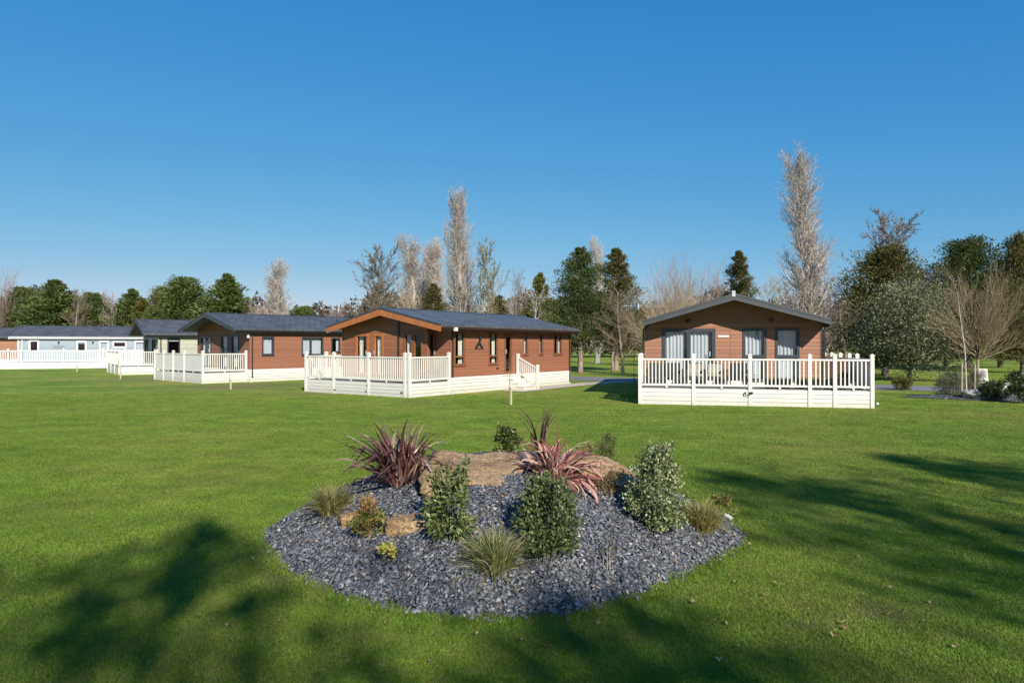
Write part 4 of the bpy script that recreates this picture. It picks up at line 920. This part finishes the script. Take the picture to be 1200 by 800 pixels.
# rocks
def m_sand():
    m, t, b = newmat('sandstone'); co = objco(t)
    n1 = noise_n(t, 3.5, co, 6, 0.65); n2 = noise_n(t, 30, co, 4, 0.7)
    r = ramp(t, [(0.15, 0.095, 0.045), (0.30, 0.195, 0.1), (0.4, 0.29, 0.17)], [0.3, 0.52, 0.72]); t.links.new(n1, r.inputs[0])
    r2 = ramp(t, [(0.5,) * 3, (1.25,) * 3], [0.35, 0.62]); t.links.new(n2, r2.inputs[0])
    c = mixc(t, 1, r.outputs[0], r2.outputs[0], 'MULTIPLY')
    v = nd(t, 'ShaderNodeTexVoronoi', feature='DISTANCE_TO_EDGE'); v.inputs['Scale'].default_value = 3.2; wv = nd(t, 'ShaderNodeVectorMath', operation='ADD'); n5 = nd(t, 'ShaderNodeTexNoise'); n5.inputs['Scale'].default_value = 5; t.links.new(co, n5.inputs['Vector']); t.links.new(co, wv.inputs[0]); t.links.new(n5.outputs[1], wv.inputs[1]); t.links.new(wv.outputs[0], v.inputs['Vector'])
    r6 = ramp(t, [(0.35,) * 3, (1,) * 3], [0.0, 0.025]); t.links.new(v.outputs['Distance'], r6.inputs[0]); c = mixc(t, 0.7, c, r6.outputs[0], 'MULTIPLY')
    r7 = ramp(t, [(0,) * 3, (0.6,) * 3], [0.58, 0.7]); t.links.new(noise_n(t, 9, co, 5, 0.7), r7.inputs[0]); c = mixc(t, r7.outputs[0], c, (0.2, 0.19, 0.14))
    t.links.new(c, b.inputs['Base Color']); b.inputs['Roughness'].default_value = 0.9
    bump(t, b, math_n(t, 'ADD', n1, math_n(t, 'MULTIPLY', n2, 0.4)), 0.8, 0.05); return m
SAND = m_sand()
def rock(name, label, loc, size, rz, seed, mat=SAND, cat='rock', tilt=(0, 0), sink=0.35):
    bm = bmesh.new(); bmesh.ops.create_cube(bm, size=1.0); bmesh.ops.subdivide_edges(bm, edges=bm.edges[:], cuts=22, use_grid_fill=True)
    for v in bm.verts:
        c = v.co.copy(); s = c.normalized() * 0.62; c = c.lerp(s, 0.08)
        nv = Vector((seed * 3.1, seed * 1.7, 0)) + c * 1.6
        c.z += 0.05 * round(4 * mnoise.noise(nv * 1.3)) / 4
        c += c.normalized() * (0.2 * mnoise.noise(nv) + 0.10 * mnoise.noise(nv * 2.7) + 0.05 * abs(mnoise.noise(nv * 6)) + 0.03 * mnoise.noise(nv * 15)); v.co = Vector((c.x * size[0], c.y * size[1], c.z * size[2]))
    me = bpy.data.meshes.new(name); bm.to_mesh(me); bm.free(); me.materials.append(mat); me.polygons.foreach_set('use_smooth', [True] * len(me.polygons))
    o = new_obj(name, me); o.location = Vector(loc) + Vector((0, 0, size[2] * (0.5 - sink))); o.rotation_euler = (tilt[0], tilt[1], rz); tag(o, label, cat); return o
p = on_mound(542, 560); rock('sandstone_boulder', 'large flat sandstone boulder on top of the slate mound behind the leafy shrub', (p.x + 0.09, p.y + 0.16, p.z), (0.92, 0.9, 0.25), 0.06, 1, tilt=(0.24, 0.05), sink=0.56)
p = on_mound(705, 562); rock('sandstone_boulder', 'sandstone boulder sloping down on the right of the mound beside the variegated bush', (p.x - 0.02, p.y + 0.1, p.z), (0.62, 0.42, 0.26), -0.35, 2, tilt=(0.25, 0.42), sink=0.42)
p = on_mound(484, 619); rock('sandstone_slab', 'small flat sandstone slab between the red tipped shrub and the leafy shrub', (p.x, p.y, p.z), (0.44, 0.2, 0.17), -0.1, 3, sink=0.38)
p = on_mound(409, 612); rock('sandstone_slab', 'small sandstone piece left of the red tipped shrub', (p.x, p.y, p.z), (0.16, 0.13, 0.13), 0.4, 4, sink=0.38)

# ------------------------------------------------------------------ plants on the mound
def strap_leaves(name, rs, n, Lr, wid, spread, arch, mat, parent, lean=(0, 0), base_r=0.06, seg=9, fan=None, curl=0.0):
    Vs = []; Fs = []; b = 0
    for i in range(n):
        a = rs.uniform(0, 2 * math.pi) if fan is None else rs.uniform(*fan)
        t0 = abs(rs.normal(0, spread)); t0 = min(t0, 1.35); L = rs.uniform(*Lr); wd = wid * rs.uniform(0.7, 1.25)
        h = np.array([math.cos(a), math.sin(a), 0]); sd = np.array([-math.sin(a), math.cos(a), 0]); sd = sd + 0.4 * rs.normal(size=3); 
        p = np.array([h[0] * base_r * rs.uniform(0, 1), h[1] * base_r * rs.uniform(0, 1), -0.02]); th = t0; ar = arch * rs.uniform(0.4, 1.6); bend = rs.uniform(0.4, 0.9); turn = rs.normal(0, 0.09); kink = rs.uniform(0.3, 1.3) if rs.uniform() < curl else 0
        for k in range(seg + 1):
            f = k / seg; w_ = wd * (min(1, 0.45 + 2.2 * f) * (1 - f ** 3) + 0.03)
            h = np.array([h[0] * math.cos(turn) - h[1] * math.sin(turn), h[0] * math.sin(turn) + h[1] * math.cos(turn), 0])
            d = h * math.sin(th) + np.array([0, 0, math.cos(th)]); d[:2] += np.array(lean) * f; s_ = sd - d * (sd @ d); s_ /= np.linalg.norm(s_) + 1e-9
            nn = np.cross(s_, d)
            Vs += [p - s_ * w_ / 2, p + nn * w_ * 0.18, p + s_ * w_ / 2]
            p = p + d * L / seg; th += ar / seg * (1 + f * 1.5) + (kink if abs(f - bend) < 0.5 / seg else 0)
        for k in range(seg):
            o = b + 3 * k; Fs += [(o, o + 1, o + 4, o + 3), (o + 1, o + 2, o + 5, o + 4)]
        b += 3 * (seg + 1)
    return np_obj(name, np.array(Vs), np.array(Fs), mat, parent, True)
def plant_at(name, label, px, py, cat='plant'):
    p = on_mound(px, py); r = empty(name, p); tag(r, label, cat); return r, p
def bush(name, label, px, py, Hm, Wm, mat, n, leaf, asp, seed, stem_mat=BK_TAN, ncl=26, top=1.0, cat='shrub', upd=0.5, clr=0.17, loc=None, lead=4, stems=True):
    if loc is None: r, p = plant_at(name, label, px, py, cat)
    else: r = empty(name, loc); tag(r, label, cat)
    rng = random.Random(seed); rs = np.random.RandomState(seed); segs = []; Ps = []; Ds = []
    for i in range(ncl):
        f = rng.random() ** 0.9; z = Hm * (0.06 + 0.84 * f); prof = (min(1.0, 0.72 + 0.9 * f)) * (1 - top * max(0, f - 0.3) ** 1.3)
        a = rng.uniform(0, 6.28); rad = Wm / 2 * prof * rng.random() ** 0.4 * 0.85
        c = np.array([rad * math.cos(a), rad * math.sin(a), z]); b0 = Vector((0.05 * math.cos(a), 0.05 * math.sin(a), -0.02)); m1 = b0.lerp(Vector(c), .5); m1.z += 0.05 * Hm
        dr = (Vector(c) - m1).normalized(); c2 = Vector(c) + dr * Hm * 0.1 * (0.5 + rng.random())
        if i % 3 == 0: segs += [(b0, m1, 0.006, 0.004, 1), (m1, Vector(c), 0.004, 0.003, 1)]
        segs += [(Vector(c), c2, 0.003, 0.0015, 1)]
        m = int(n / ncl); t = rs.uniform(-1.0, 1.0, m)
        ax = np.array(c2) - c; pts = c + ax * t[:, None] * 1.1 + rs.normal(size=(m, 3)) * np.array([1, 1, 0.8]) * Wm * clr * 0.45 * (1 - 0.4 * np.clip(t, 0, 1))[:, None]
        Ps.append(pts); out = pts - np.array([0, 0, Hm * .25]); out /= np.linalg.norm(out, axis=1, keepdims=True); Ds.append(out * 0.8 + np.array([0, 0, upd]) + 0.7 * rs.normal(size=(m, 3)))
    for i in range(lead):                     # leading shoots that break the outline
        a = rng.uniform(0, 6.28); q = rng.uniform(0, 0.33) * Wm; c = np.array([q * math.cos(a), q * math.sin(a), Hm * rng.uniform(.7, .85)]); ax = np.array([0.25 * math.cos(a) * rng.random(), 0.25 * math.sin(a) * rng.random(), 1.0]) * Hm * rng.uniform(.2, .36)
        segs.append((Vector(c), Vector(c + ax), 0.003, 0.0015, 1)); m = max(8, int(n / ncl * 0.5)); t = rs.uniform(0, 1, m); Ps.append(c + ax * t[:, None] + rs.normal(size=(m, 3)) * Wm * 0.035 * (1.2 - t)[:, None]); Ds.append(rs.normal(size=(m, 3)) * .7 + np.array([0, 0, upd + .3]))
    P = np.concatenate(Ps); Dd = np.concatenate(Ds); k = P[:, 2] > 0.01; P = P[k]; Dd = Dd[k]
    V, F = tubes_np(segs, 4); np_obj('stems', V, F, stem_mat, r) if stems else None
    ln = rs.uniform(0.65, 1.3, len(P)) * leaf; V, F = leaves_np(rs, P, Dd, ln, ln * asp); np_obj('foliage', V, F, mat, r)
    return r
rs0 = np.random.RandomState
# purple phormium
PH1 = m_leaf('dark maroon strap leaves', [(0.06, 0.026, 0.024), (0.13, 0.058, 0.05), (0.22, 0.12, 0.1), (0.34, 0.24, 0.2)], 0.15, 0.35, lo=0.8, hi=1.15, spec=0.6, pos=[0, .45, .8, 1])
r, p = plant_at('purple_flax', 'large dark maroon strap leaved flax left of the big boulder', 470, 566)
strap_leaves('leaves', rs0(1), 175, (0.35, 0.9), 0.04, 0.44, 0.6, PH1, r, lean=(-0.3, 0.0), base_r=0.17, curl=0.75)
strap_leaves('dry_leaves', rs0(2), 14, (0.5, 0.85), 0.02, 0.75, 1.1, m_leaf('straw leaves', [(0.32, 0.24, 0.12), (0.45, 0.36, 0.22)], 0.2), r, lean=(-0.15, 0), base_r=0.1)
# pink phormium
PH2 = m_leaf('pink strap leaves', [(0.17, 0.055, 0.05), (0.36, 0.15, 0.125), (0.52, 0.29, 0.235), (0.52, 0.4, 0.28)], 0.2, 0.4, lo=0.8, hi=1.15, pos=[0, .4, .8, 1])
r, p = plant_at('pink_flax', 'pink and red strap leaved flax sprawling behind the dense green bush', 648, 558)
strap_leaves('leaves', rs0(3), 200, (0.34, 0.7), 0.036, 1.25, 1.0, PH2, r, base_r=0.2, curl=0.4)
# bronze phormium
PH3 = m_leaf('bronze strap leaves', [(0.07, 0.04, 0.028), (0.16, 0.09, 0.055), (0.3, 0.2, 0.14)], 0.15, 0.35, lo=0.85, hi=1.1)
r, p = plant_at('bronze_flax', 'upright bronze flax with curling leaf tips on the crest of the mound', 632, 531)
strap_leaves('leaves', rs0(4), 16, (0.45, 0.72), 0.036, 0.16, 0.35, PH3, r, base_r=0.05, curl=0.7, fan=(-0.5, 0.9))
strap_leaves('curled_leaves', rs0(15), 7, (0.66, 0.86), 0.034, 0.12, 1.0, PH3, r, base_r=0.04, fan=(2.7, 3.6), lean=(0.15, 0))
strap_leaves('side_leaves', rs0(5), 9, (0.3, 0.55), 0.018, 0.7, 0.7, PH3, r, base_r=0.05, fan=(2.0, 4.2))
# sedges
SED1 = m_leaf('olive sedge blades', [(0.14, 0.16, 0.04), (0.3, 0.28, 0.09), (0.5, 0.42, 0.22)], 0.45, lo=0.85, hi=1.1)
SED2 = m_leaf('green and straw sedge blades', [(0.12, 0.17, 0.035), (0.25, 0.28, 0.08), (0.5, 0.41, 0.26), (0.62, 0.52, 0.37)], 0.45, lo=0.85, hi=1.1, pos=[0, .5, .8, 1])
SED3 = m_leaf('golden sedge blades', [(0.18, 0.18, 0.04), (0.38, 0.34, 0.1), (0.52, 0.43, 0.17)], 0.45, lo=0.85, hi=1.1)
for nm, lb, px, py, mt, n, Lr, sd in (('sedge_clump', 'olive sedge clump at the left side of the mound', 388, 600, SED1, 320, (0.22, 0.42), 6), ('sedge_clump', 'straw tipped sedge clump at the front of the mound left of the dense green bush', 580, 668, SED2, 380, (0.25, 0.46), 7), ('sedge_clump', 'golden sedge clump at the right end of the mound', 822, 620, SED3, 340, (0.22, 0.42), 8)):
    r, p = plant_at(nm, lb, px, py, 'grass clump'); strap_leaves('leaves', rs0(sd), n * 2, Lr, 0.008, 0.5, 0.7, mt, r, base_r=0.12, seg=6)
bamboo = bush('heavenly_bamboo', 'shrub with orange red tips over green leaves between two small sandstone pieces', 432, 627, 0.33, 0.36, m_leaf('orange red leaves', [(0.14, 0.15, 0.04), (0.34, 0.22, 0.06), (0.46, 0.2, 0.08)], 0.3, clump=6), 700, 0.034, 0.4, 51, ncl=20, lead=8)
nb_ = bush('tmp', 'tmp', 432, 627, 0.24, 0.40, m_leaf('fresh green leaves', [(0.09, 0.12, 0.025), (0.2, 0.22, 0.06), (0.4, 0.36, 0.1)], 0.3, clump=6), 1600, 0.034, 0.4, 151, ncl=16, lead=0)
for c in list(nb_.children):
    c.parent = bamboo
bpy.data.objects.remove(nb_)
for c in bamboo.children:
    if c.name == 'foliage': pass
bush('golden_shrub', 'tiny bright yellow shrub at the front left of the mound', 454, 662, 0.17, 0.24, m_leaf('bright yellow leaves', [(0.5, 0.42, 0.06), (0.72, 0.64, 0.12), (0.66, 0.6, 0.24)], 0.25, clump=9, lo=0.85, hi=1.15), 420, 0.03, 0.6, 52, ncl=9, lead=2, stems=False)
LFS = m_leaf('mid green drooping leaves', [(0.05, 0.085, 0.02), (0.12, 0.16, 0.045), (0.27, 0.28, 0.12)], 0.25, clump=5)
bush('leafy_shrub', 'tall leafy green shrub in front of the large boulder', 528, 632, 0.62, 0.44, LFS, 1700, 0.062, 0.34, 53, ncl=24, upd=-0.3, top=0.35, clr=0.16, lead=6)
LFP = m_leaf('dense green small leaves', [(0.045, 0.07, 0.022), (0.095, 0.13, 0.045), (0.23, 0.25, 0.12)], 0.2, clump=5, rough=0.4)
bush('dense_bush', 'dense dark green bush in front of the pink flax', 642, 648, 0.62, 0.58, LFP, 8000, 0.03, 0.62, 54, ncl=44, top=0.75, lead=18)
LFV = m_leaf('cream edged leaves', [(0.06, 0.095, 0.028), (0.15, 0.19, 0.07), (0.33, 0.36, 0.19), (0.46, 0.47, 0.31)], 0.2, clump=5, rough=0.4, lo=0.8, hi=1.15, pos=[0, .4, .8, 1])
bush('variegated_bush', 'pale cream and green variegated bush at the right of the mound', 768, 620, 0.80, 0.60, LFV, 8000, 0.032, 0.6, 55, ncl=52, top=0.85, lead=12)
bush('box_shrub', 'small glossy green shrub with yellow tips behind the large boulder', 594, 534, 0.34, 0.36, m_leaf('glossy green and yellow leaves', [(0.03, 0.055, 0.014), (0.07, 0.1, 0.025), (0.3, 0.28, 0.08)], 0.2, clump=5, pos=[0, .75, 1]), 1500, 0.045, 0.45, 56, ncl=20)
bush('airy_shrub', 'dark airy shrub at the back right of the mound crest', 712, 545, 0.52, 0.55, m_leaf('dark thin leaves', [(0.03, 0.038, 0.014), (0.07, 0.07, 0.03), (0.2, 0.17, 0.08)], 0.2, clump=5), 1700, 0.035, 0.3, 57, ncl=30, stem_mat=BK_DARK, upd=0.8)
bush('yellow_leaf_shrub', 'pale yellow leaved small shrub beside the airy shrub at the mound crest', 690, 540, 0.3, 0.26, m_leaf('pale yellow leaves', [(0.26, 0.22, 0.08), (0.42, 0.36, 0.16)], 0.25, clump=5), 420, 0.04, 0.4, 58, ncl=10)
bush('golden_euonymus', 'small golden green shrub behind the golden sedge at the mound edge', 846, 606, 0.26, 0.34, m_leaf('golden green leaves', [(0.1, 0.11, 0.025), (0.3, 0.26, 0.06)], 0.25, clump=6), 600, 0.035, 0.5, 59, ncl=12)
bush('heather', 'small brown heather tuft at the foot of the right sandstone boulder', 715, 578, 0.22, 0.42, m_leaf('brown heather', [(0.12, 0.08, 0.03), (0.28, 0.2, 0.08), (0.16, 0.15, 0.05)], 0.2, clump=6), 1400, 0.025, 0.3, 60, ncl=18)
bush('twiggy_seedling', 'thin sparse seedling on the slate below the dense green bush', 713, 662, 0.26, 0.18, m_leaf('dull green leaves', [(0.05, 0.055, 0.025), (0.1, 0.1, 0.05)], 0.2), 160, 0.022, 0.3, 61, ncl=9, lead=3)
# little white spike light at the right rim
p = on_mound(853, 612); r = empty('garden_spotlight', p, 0.7); r.scale = (0.6, 0.6, 0.6); tag(r, 'small white garden spotlight at the right rim of the mound', 'garden light')
m = MB(); m.tube((0, 0, -0.02), (0, 0, 0.09), 0.008); m.build('spike', BLACK, r)
m = MB(); m.tube((0, -0.06, 0.09), (0, 0.07, 0.14), 0.03, 0.035, 12); m.build('housing', WHITE2, r)
m = MB(); m.tube((0.075, -0.05, 0.08), (0.075, 0.06, 0.13), 0.02, 0.02, 10); m.build('bracket', WHITE2, r)

# ------------------------------------------------------------------ young trees and small things on the lawn
def sapling(label, px, py, top, d=None, rz=0.0, guard=True, stake_h=0.55):
    p = gp(px, py); d = p.y; h = EYE + (HOR - top) * d / FPX
    r = empty('young_tree', p, rz); tag(r, label, 'young tree', 'young staked trees on the lawn')
    m = MB(); m.tube((0.03, 0, 0), (0.03, 0, stake_h), 0.035, 0.033, 8); m.build('stake', m_plain('pale stake wood', (0.45, 0.38, 0.26), 0.8), r)
    rng = random.Random(int(px)); out = []
    Pm = [dict(n=8, w=0.04, up=0.05, tap=0.3, kids=9, ang=35, kl=0.4, klf=0.5, kr=0.6, **{'from': 0.45}), dict(n=4, w=0.1, up=0.08, tap=0.5, kids=2, ang=30, kl=0.5, kr=0.7, rmin=0.003, **{'from': 0.3}), dict(n=2, w=0.1, up=0.05, tap=0.6, rmin=0.0025)]
    grow(rng, Vector((-0.03, 0, 0)), Vector((0, 0, 1)), h * 0.95, 0.016, 0, Pm, out)
    V, F = tubes_np(out, 4); np_obj('stem', V, F, BK_TAN, r)
    m = MB(); m.box(-0.05, 0.05, -0.02, 0.02, stake_h - 0.06, stake_h - 0.02); m.build('tie', BLACK, r)
sapling('young tree on a pale stake in front of the white steps', 598, 474, 418, stake_h=0.62)
sapling('young tree on a short stake in front of the chestnut lodge veranda', 270, 456, 412, stake_h=0.45)
sapling('young tree on a stake in front of the sage lodge veranda', 141, 444, 416, stake_h=0.8)
sapling('thin young tree in front of the long white veranda of the blue lodge', 90, 436, 408, stake_h=0.6)
# right hand slate bed
BEDC = [(16.0, 28.3), (17.3, 28.9), (19.5, 29.3), (22.5, 28.5), (26, 26.5), (29, 24.0), (27, 22.6), (24, 22.9), (21.5, 24.3), (19, 25.7), (17, 27.0)]
bpts = smooth_path(BEDC + [BEDC[0]], 4)
m = MB(); cx = sum(q[0] for q in BEDC) / len(BEDC); cy = sum(q[1] for q in BEDC) / len(BEDC)
for a, b in zip(bpts, bpts[1:]):
    m.poly([(a[0], a[1], 0.02), (b[0], b[1], 0.02), (cx + (b[0] - cx) * .6, cy + (b[1] - cy) * .6, 0.16), (cx + (a[0] - cx) * .6, cy + (a[1] - cy) * .6, 0.16)])
m.poly([(cx + (a[0] - cx) * .6, cy + (a[1] - cy) * .6, 0.16) for a in bpts[:-1]])
o = m.build('slate_bed', m_slate('slate bed right', False)); tag(o, kind='structure')
rs_ = rs0(12); n = 3500; aa = rs_.randint(0, len(bpts) - 1, n); ff_ = np.sqrt(rs_.uniform(0.1, 1, n))
P = np.stack([cx + (np.array([bpts[i][0] for i in aa]) - cx) * ff_, cy + (np.array([bpts[i][1] for i in aa]) - cy) * ff_, np.where(ff_ < .6, .16, .16 - (ff_ - .6) / .4 * .14)], 1)
o = chips('slate_chips', P, np.tile([0, 0, 1.0], (n, 1)), rs_, SLATE, 0.05, 0.13); tag(o, 'blue grey slate chippings on the planted bed at the right edge', 'slate chippings', kind='stuff')
LFR = m_leaf('grey green shrub leaves', [(0.08, 0.085, 0.05), (0.17, 0.165, 0.11), (0.26, 0.24, 0.17)], 0.2, clump=3)
LFD = m_leaf('dark glossy leaves', [(0.02, 0.035, 0.012), (0.045, 0.065, 0.02), (0.09, 0.11, 0.04)], 0.2, clump=3, rough=0.35)
def gbush(name, label, px, d, Hm, Wm, mat, n, leaf, asp, seed, **k): bush(name, label, 0, 0, Hm, Wm, mat, n, leaf, asp, seed, loc=atd(px, d, k.pop('z', 0.0)), **k)
gbush('grey_shrub', 'grey green wispy shrub at the left end of the right slate bed', 1113, 27.8, 1.0, 1.3, LFR, 4500, 0.07, 0.3, 71, ncl=50, z=0.05)
gbush('grey_shrub', 'grey green shrub behind the young birch in the right slate bed', 1142, 28.6, 0.95, 1.0, LFR, 3000, 0.07, 0.3, 72, ncl=40, z=0.05)
gbush('dark_shrub', 'low dark glossy shrub in the middle of the right slate bed', 1164, 26.3, 0.62, 1.1, LFD, 2600, 0.08, 0.45, 73, ncl=40, z=0.08)
gbush('dark_shrub', 'low dark glossy shrub in the slate bed by the right edge of the photo', 1194, 25.2, 0.62, 0.9, LFD, 2600, 0.08, 0.45, 74, ncl=40, z=0.1)
gbush('ball_shrub', 'clipped yellow green ball shrub by the road right of the tan lodge', 1057, 32.6, 0.62, 0.95, m_leaf('yellow green clipped leaves', [(0.06, 0.07, 0.015), (0.13, 0.12, 0.03), (0.2, 0.17, 0.05)], 0.2, clump=3), 5000, 0.06, 0.4, 75, ncl=60, top=0.2)
gbush('dark_shrub', 'dark spiky shrub behind the grey boulder at the right edge', 1190, 31.5, 0.9, 1.3, LFD, 2500, 0.1, 0.3, 76, ncl=40)
rock('grey_boulder', 'pale grey boulder behind the dark shrubs of the right slate bed', atd(1183, 27.6, 0.08), (1.7, 1.1, 0.7), 0.1, 7, m_plain('grey stone', (0.36, 0.34, 0.31), 0.9, var=0.25, scale=4))
rock('grey_boulder', 'low grey boulder between the grey shrub and the dark shrub', atd(1146, 26.9, 0.08), (1.0, 0.6, 0.45), 0.6, 8, m_plain('grey stone two', (0.32, 0.31, 0.29), 0.9, var=0.25, scale=4))
rock('pale_rock', 'pale rock on the far grass beyond the road at the right', gp(1078, 431), (1.5, 1.0, 0.9), 0.2, 9, m_plain('pale stone', (0.5, 0.47, 0.4), 0.9, var=0.2, scale=4))
sg_ = empty('sign_plinth', gp(1150, 448.5), R(-10)); sg_.scale = (0.82, 0.82, 0.82); tag(sg_, 'low white plinth with a dark plaque beyond the road at the right', 'sign')
m = MB(); m.box(-0.42, 0.42, -0.12, 0.12, 0, 0.16); m.hexa([(-.4, -.1, .16), (.4, -.1, .16), (.4, .1, .16), (-.4, .1, .16), (-.4, .05, .98), (.4, .05, .98), (.4, .2, .98), (-.4, .2, .98)]); m.build('plinth', m_plain('white stone', (0.5, 0.48, 0.42), 0.8), sg_, bevel=0.015)
m = MB(); m.hexa([(-.28, -.08, .36), (.28, -.08, .36), (.28, -.05, .36), (-.28, -.05, .36), (-.28, .02, .86), (.28, .02, .86), (.28, .05, .86), (-.28, .05, .86)]); m.build('plaque', m_plain('slate plaque', (0.1, 0.11, 0.12), 0.5, var=0.3, scale=9), sg_)
r = empty('young_birch', atd(1133, 27.2, 0.06)); tag(r, 'young white stemmed birch between two stakes in the right slate bed', 'young tree')
out = []; grow(random.Random(9), Vector((0, 0, 0)), Vector((-0.03, 0, 1)), 4.2, 0.03, 0, [dict(n=10, w=0.03, up=0.04, tap=0.2, kids=16, ang=35, kl=0.35, klf=0.5, kr=0.5, **{'from': 0.25}), dict(n=5, w=0.08, up=0.08, tap=0.4, kids=5, ang=30, kl=0.5, kr=0.6, rmin=0.004, **{'from': 0.2}), dict(n=3, w=0.1, up=0.05, tap=0.5, rmin=0.003)], out)
V, F = tubes_np([s for s in out if s[4] == 0], 7); np_obj('trunk', V, F, BK_PALE, r, True); V, F = tubes_np([s for s in out if s[4] > 0], 3); np_obj('crown', V, F, TW_BROWN, r)
for x in (-0.22, 0.3):
    m = MB(); m.tube((x, 0, 0), (x + .02, 0, 1.35), 0.04); m.build('stake', BK_TAN, r)
p = gp(1028, 474.5); bm = bmesh.new(); bmesh.ops.create_icosphere(bm, subdivisions=3, radius=0.05); me = bpy.data.meshes.new('white_ball'); bm.to_mesh(me); bm.free(); me.materials.append(WHITE2)
o = new_obj('white_ball', me); o.location = (p.x, p.y, 0.045); tag(o, 'small white ball on the grass by the right corner of the wide veranda', 'ball')

# ------------------------------------------------------------------ near grass and fallen leaves
def grass():
    rs = rs0(33); N = 1300000
    u = rs.uniform(0, 1, N); d = 3.6 * (30.0 / 3.6) ** (u ** 1.15); x = rs.uniform(-0.86, 0.86, N) * d
    k = mound_rho(x, d) > 0.985
    for (wx, wy, wr) in ((2.95, 5.45, .34), (2.3, 5.25, .2), (-2.1, 6.3, .25), (3.6, 5.9, .2)): k &= (np.hypot((x - wx) * .6, d - wy) > wr * rs.uniform(0.3, 1.1, N)) | (rs.uniform(0, 1, N) < .35)
    x, d = x[k], d[k]; n = len(x)
    a = rs.uniform(0, 6.283, n); hgt = rs.uniform(0.009, 0.021, n) * (1 + 0.2 * np.sin(x * 1.9 + 0.7 * d) * np.sin(d * 1.3))
    edge = mound_rho(x, d) < 1.05; hgt = np.where(edge, hgt * rs.uniform(1.0, 2.6, n), hgt)
    w_ = 0.0019 + 0.00042 * d; ln = rs.uniform(0.3, 1.4, n) * hgt; la = rs.uniform(0, 6.283, n)
    V = np.zeros((n, 3, 3)); V[:, 0] = np.stack([x - np.cos(a) * w_, d - np.sin(a) * w_, np.zeros(n)], 1); V[:, 1] = np.stack([x + np.cos(a) * w_, d + np.sin(a) * w_, np.zeros(n)], 1)
    V[:, 2] = np.stack([x + np.cos(la) * ln, d + np.sin(la) * ln, hgt], 1)
    m = m_leaf('grass blades', [(0.095, 0.185, 0.014), (0.165, 0.272, 0.025), (0.23, 0.315, 0.042), (0.34, 0.32, 0.1)], 0.35, 0.6, clump=0.9, lo=0.75, hi=1.2, spec=0.2, pos=[0, .5, .9, 1], tint=[((0.26, 0.22, 0.06), 0.55, 0.55), ((0.06, 0.14, 0.02), 1.7, 0.5), ((0.24, 0.18, 0.08), 4.5, 0.4)])
    o = np_obj('grass', V.reshape(-1, 3), np.arange(3 * n).reshape(n, 3), m); tag(o, 'short mown grass of the near lawn around the slate mound', 'grass', kind='stuff')
grass()
LEAFM = [m_plain('dry brown leaf', (0.2, 0.11, 0.055), 0.8, var=0.3, scale=20), m_plain('dry tan leaf', (0.3, 0.2, 0.1), 0.8, var=0.3, scale=20)]
def fallen_leaf(i):
    mb = MB(); pts = []
    for k in range(10):
        t = 2 * math.pi * k / 10; rr = 0.5 * (1 + 0.25 * math.cos(5 * t)); pts.append((0.055 * math.cos(t) * rr * 1.3, 0.04 * math.sin(t) * rr * 1.3, 0.012 * math.sin(t * 2 + i) + 0.01 * math.cos(t) ** 2))
    b = len(mb.v); mb.v += pts + [(0, 0, 0.002)]
    for k in range(10): mb.f.append((k, (k + 1) % 10, 10))
    return mb.build('fallen_leaf', LEAFM[i % 2])
src = [fallen_leaf(0), fallen_leaf(1)]
spots = [(855, 677), (862, 685), (947, 717), (985, 733), (990, 738), (910, 686), (924, 737), (977, 747), (895, 700), (850, 733), (1040, 722), (1085, 731), (1060, 718), (866, 760), (925, 775), (840, 775), (195, 688), (293, 657), (420, 733), (455, 732), (505, 778), (330, 730), (640, 760), (700, 732), (760, 720), (810, 708), (660, 790), (1120, 760), (1000, 655), (1045, 690), (345, 700), (268, 735), (115, 747), (880, 640), (890, 632), (925, 630), (1004, 653), (1090, 708), (1135, 700), (560, 745), (612, 752)]
rng = random.Random(4)
for i, (px, py) in enumerate(spots):
    o = src[i] if i < 2 else src[i % 2].copy()
    if i >= 2: COL.objects.link(o)
    p = gp(px + rng.uniform(-3, 3), py); s = rng.uniform(0.6, 1.25)
    o.location = (p.x, p.y, 0.03); o.rotation_euler = (rng.uniform(-.3, .3), rng.uniform(-.3, .3), rng.uniform(0, 6.3)); s *= 0.6; o.scale = (s, s, s)
    tag(o, 'dry fallen leaf lying on the lawn', 'leaf', 'fallen leaves on the lawn')
# unused prototypes leave the scene
for k_, (r_, h_) in protos.items():
    if k_ not in used:
        for c in list(r_.children): bpy.data.objects.remove(c)
        bpy.data.objects.remove(r_)
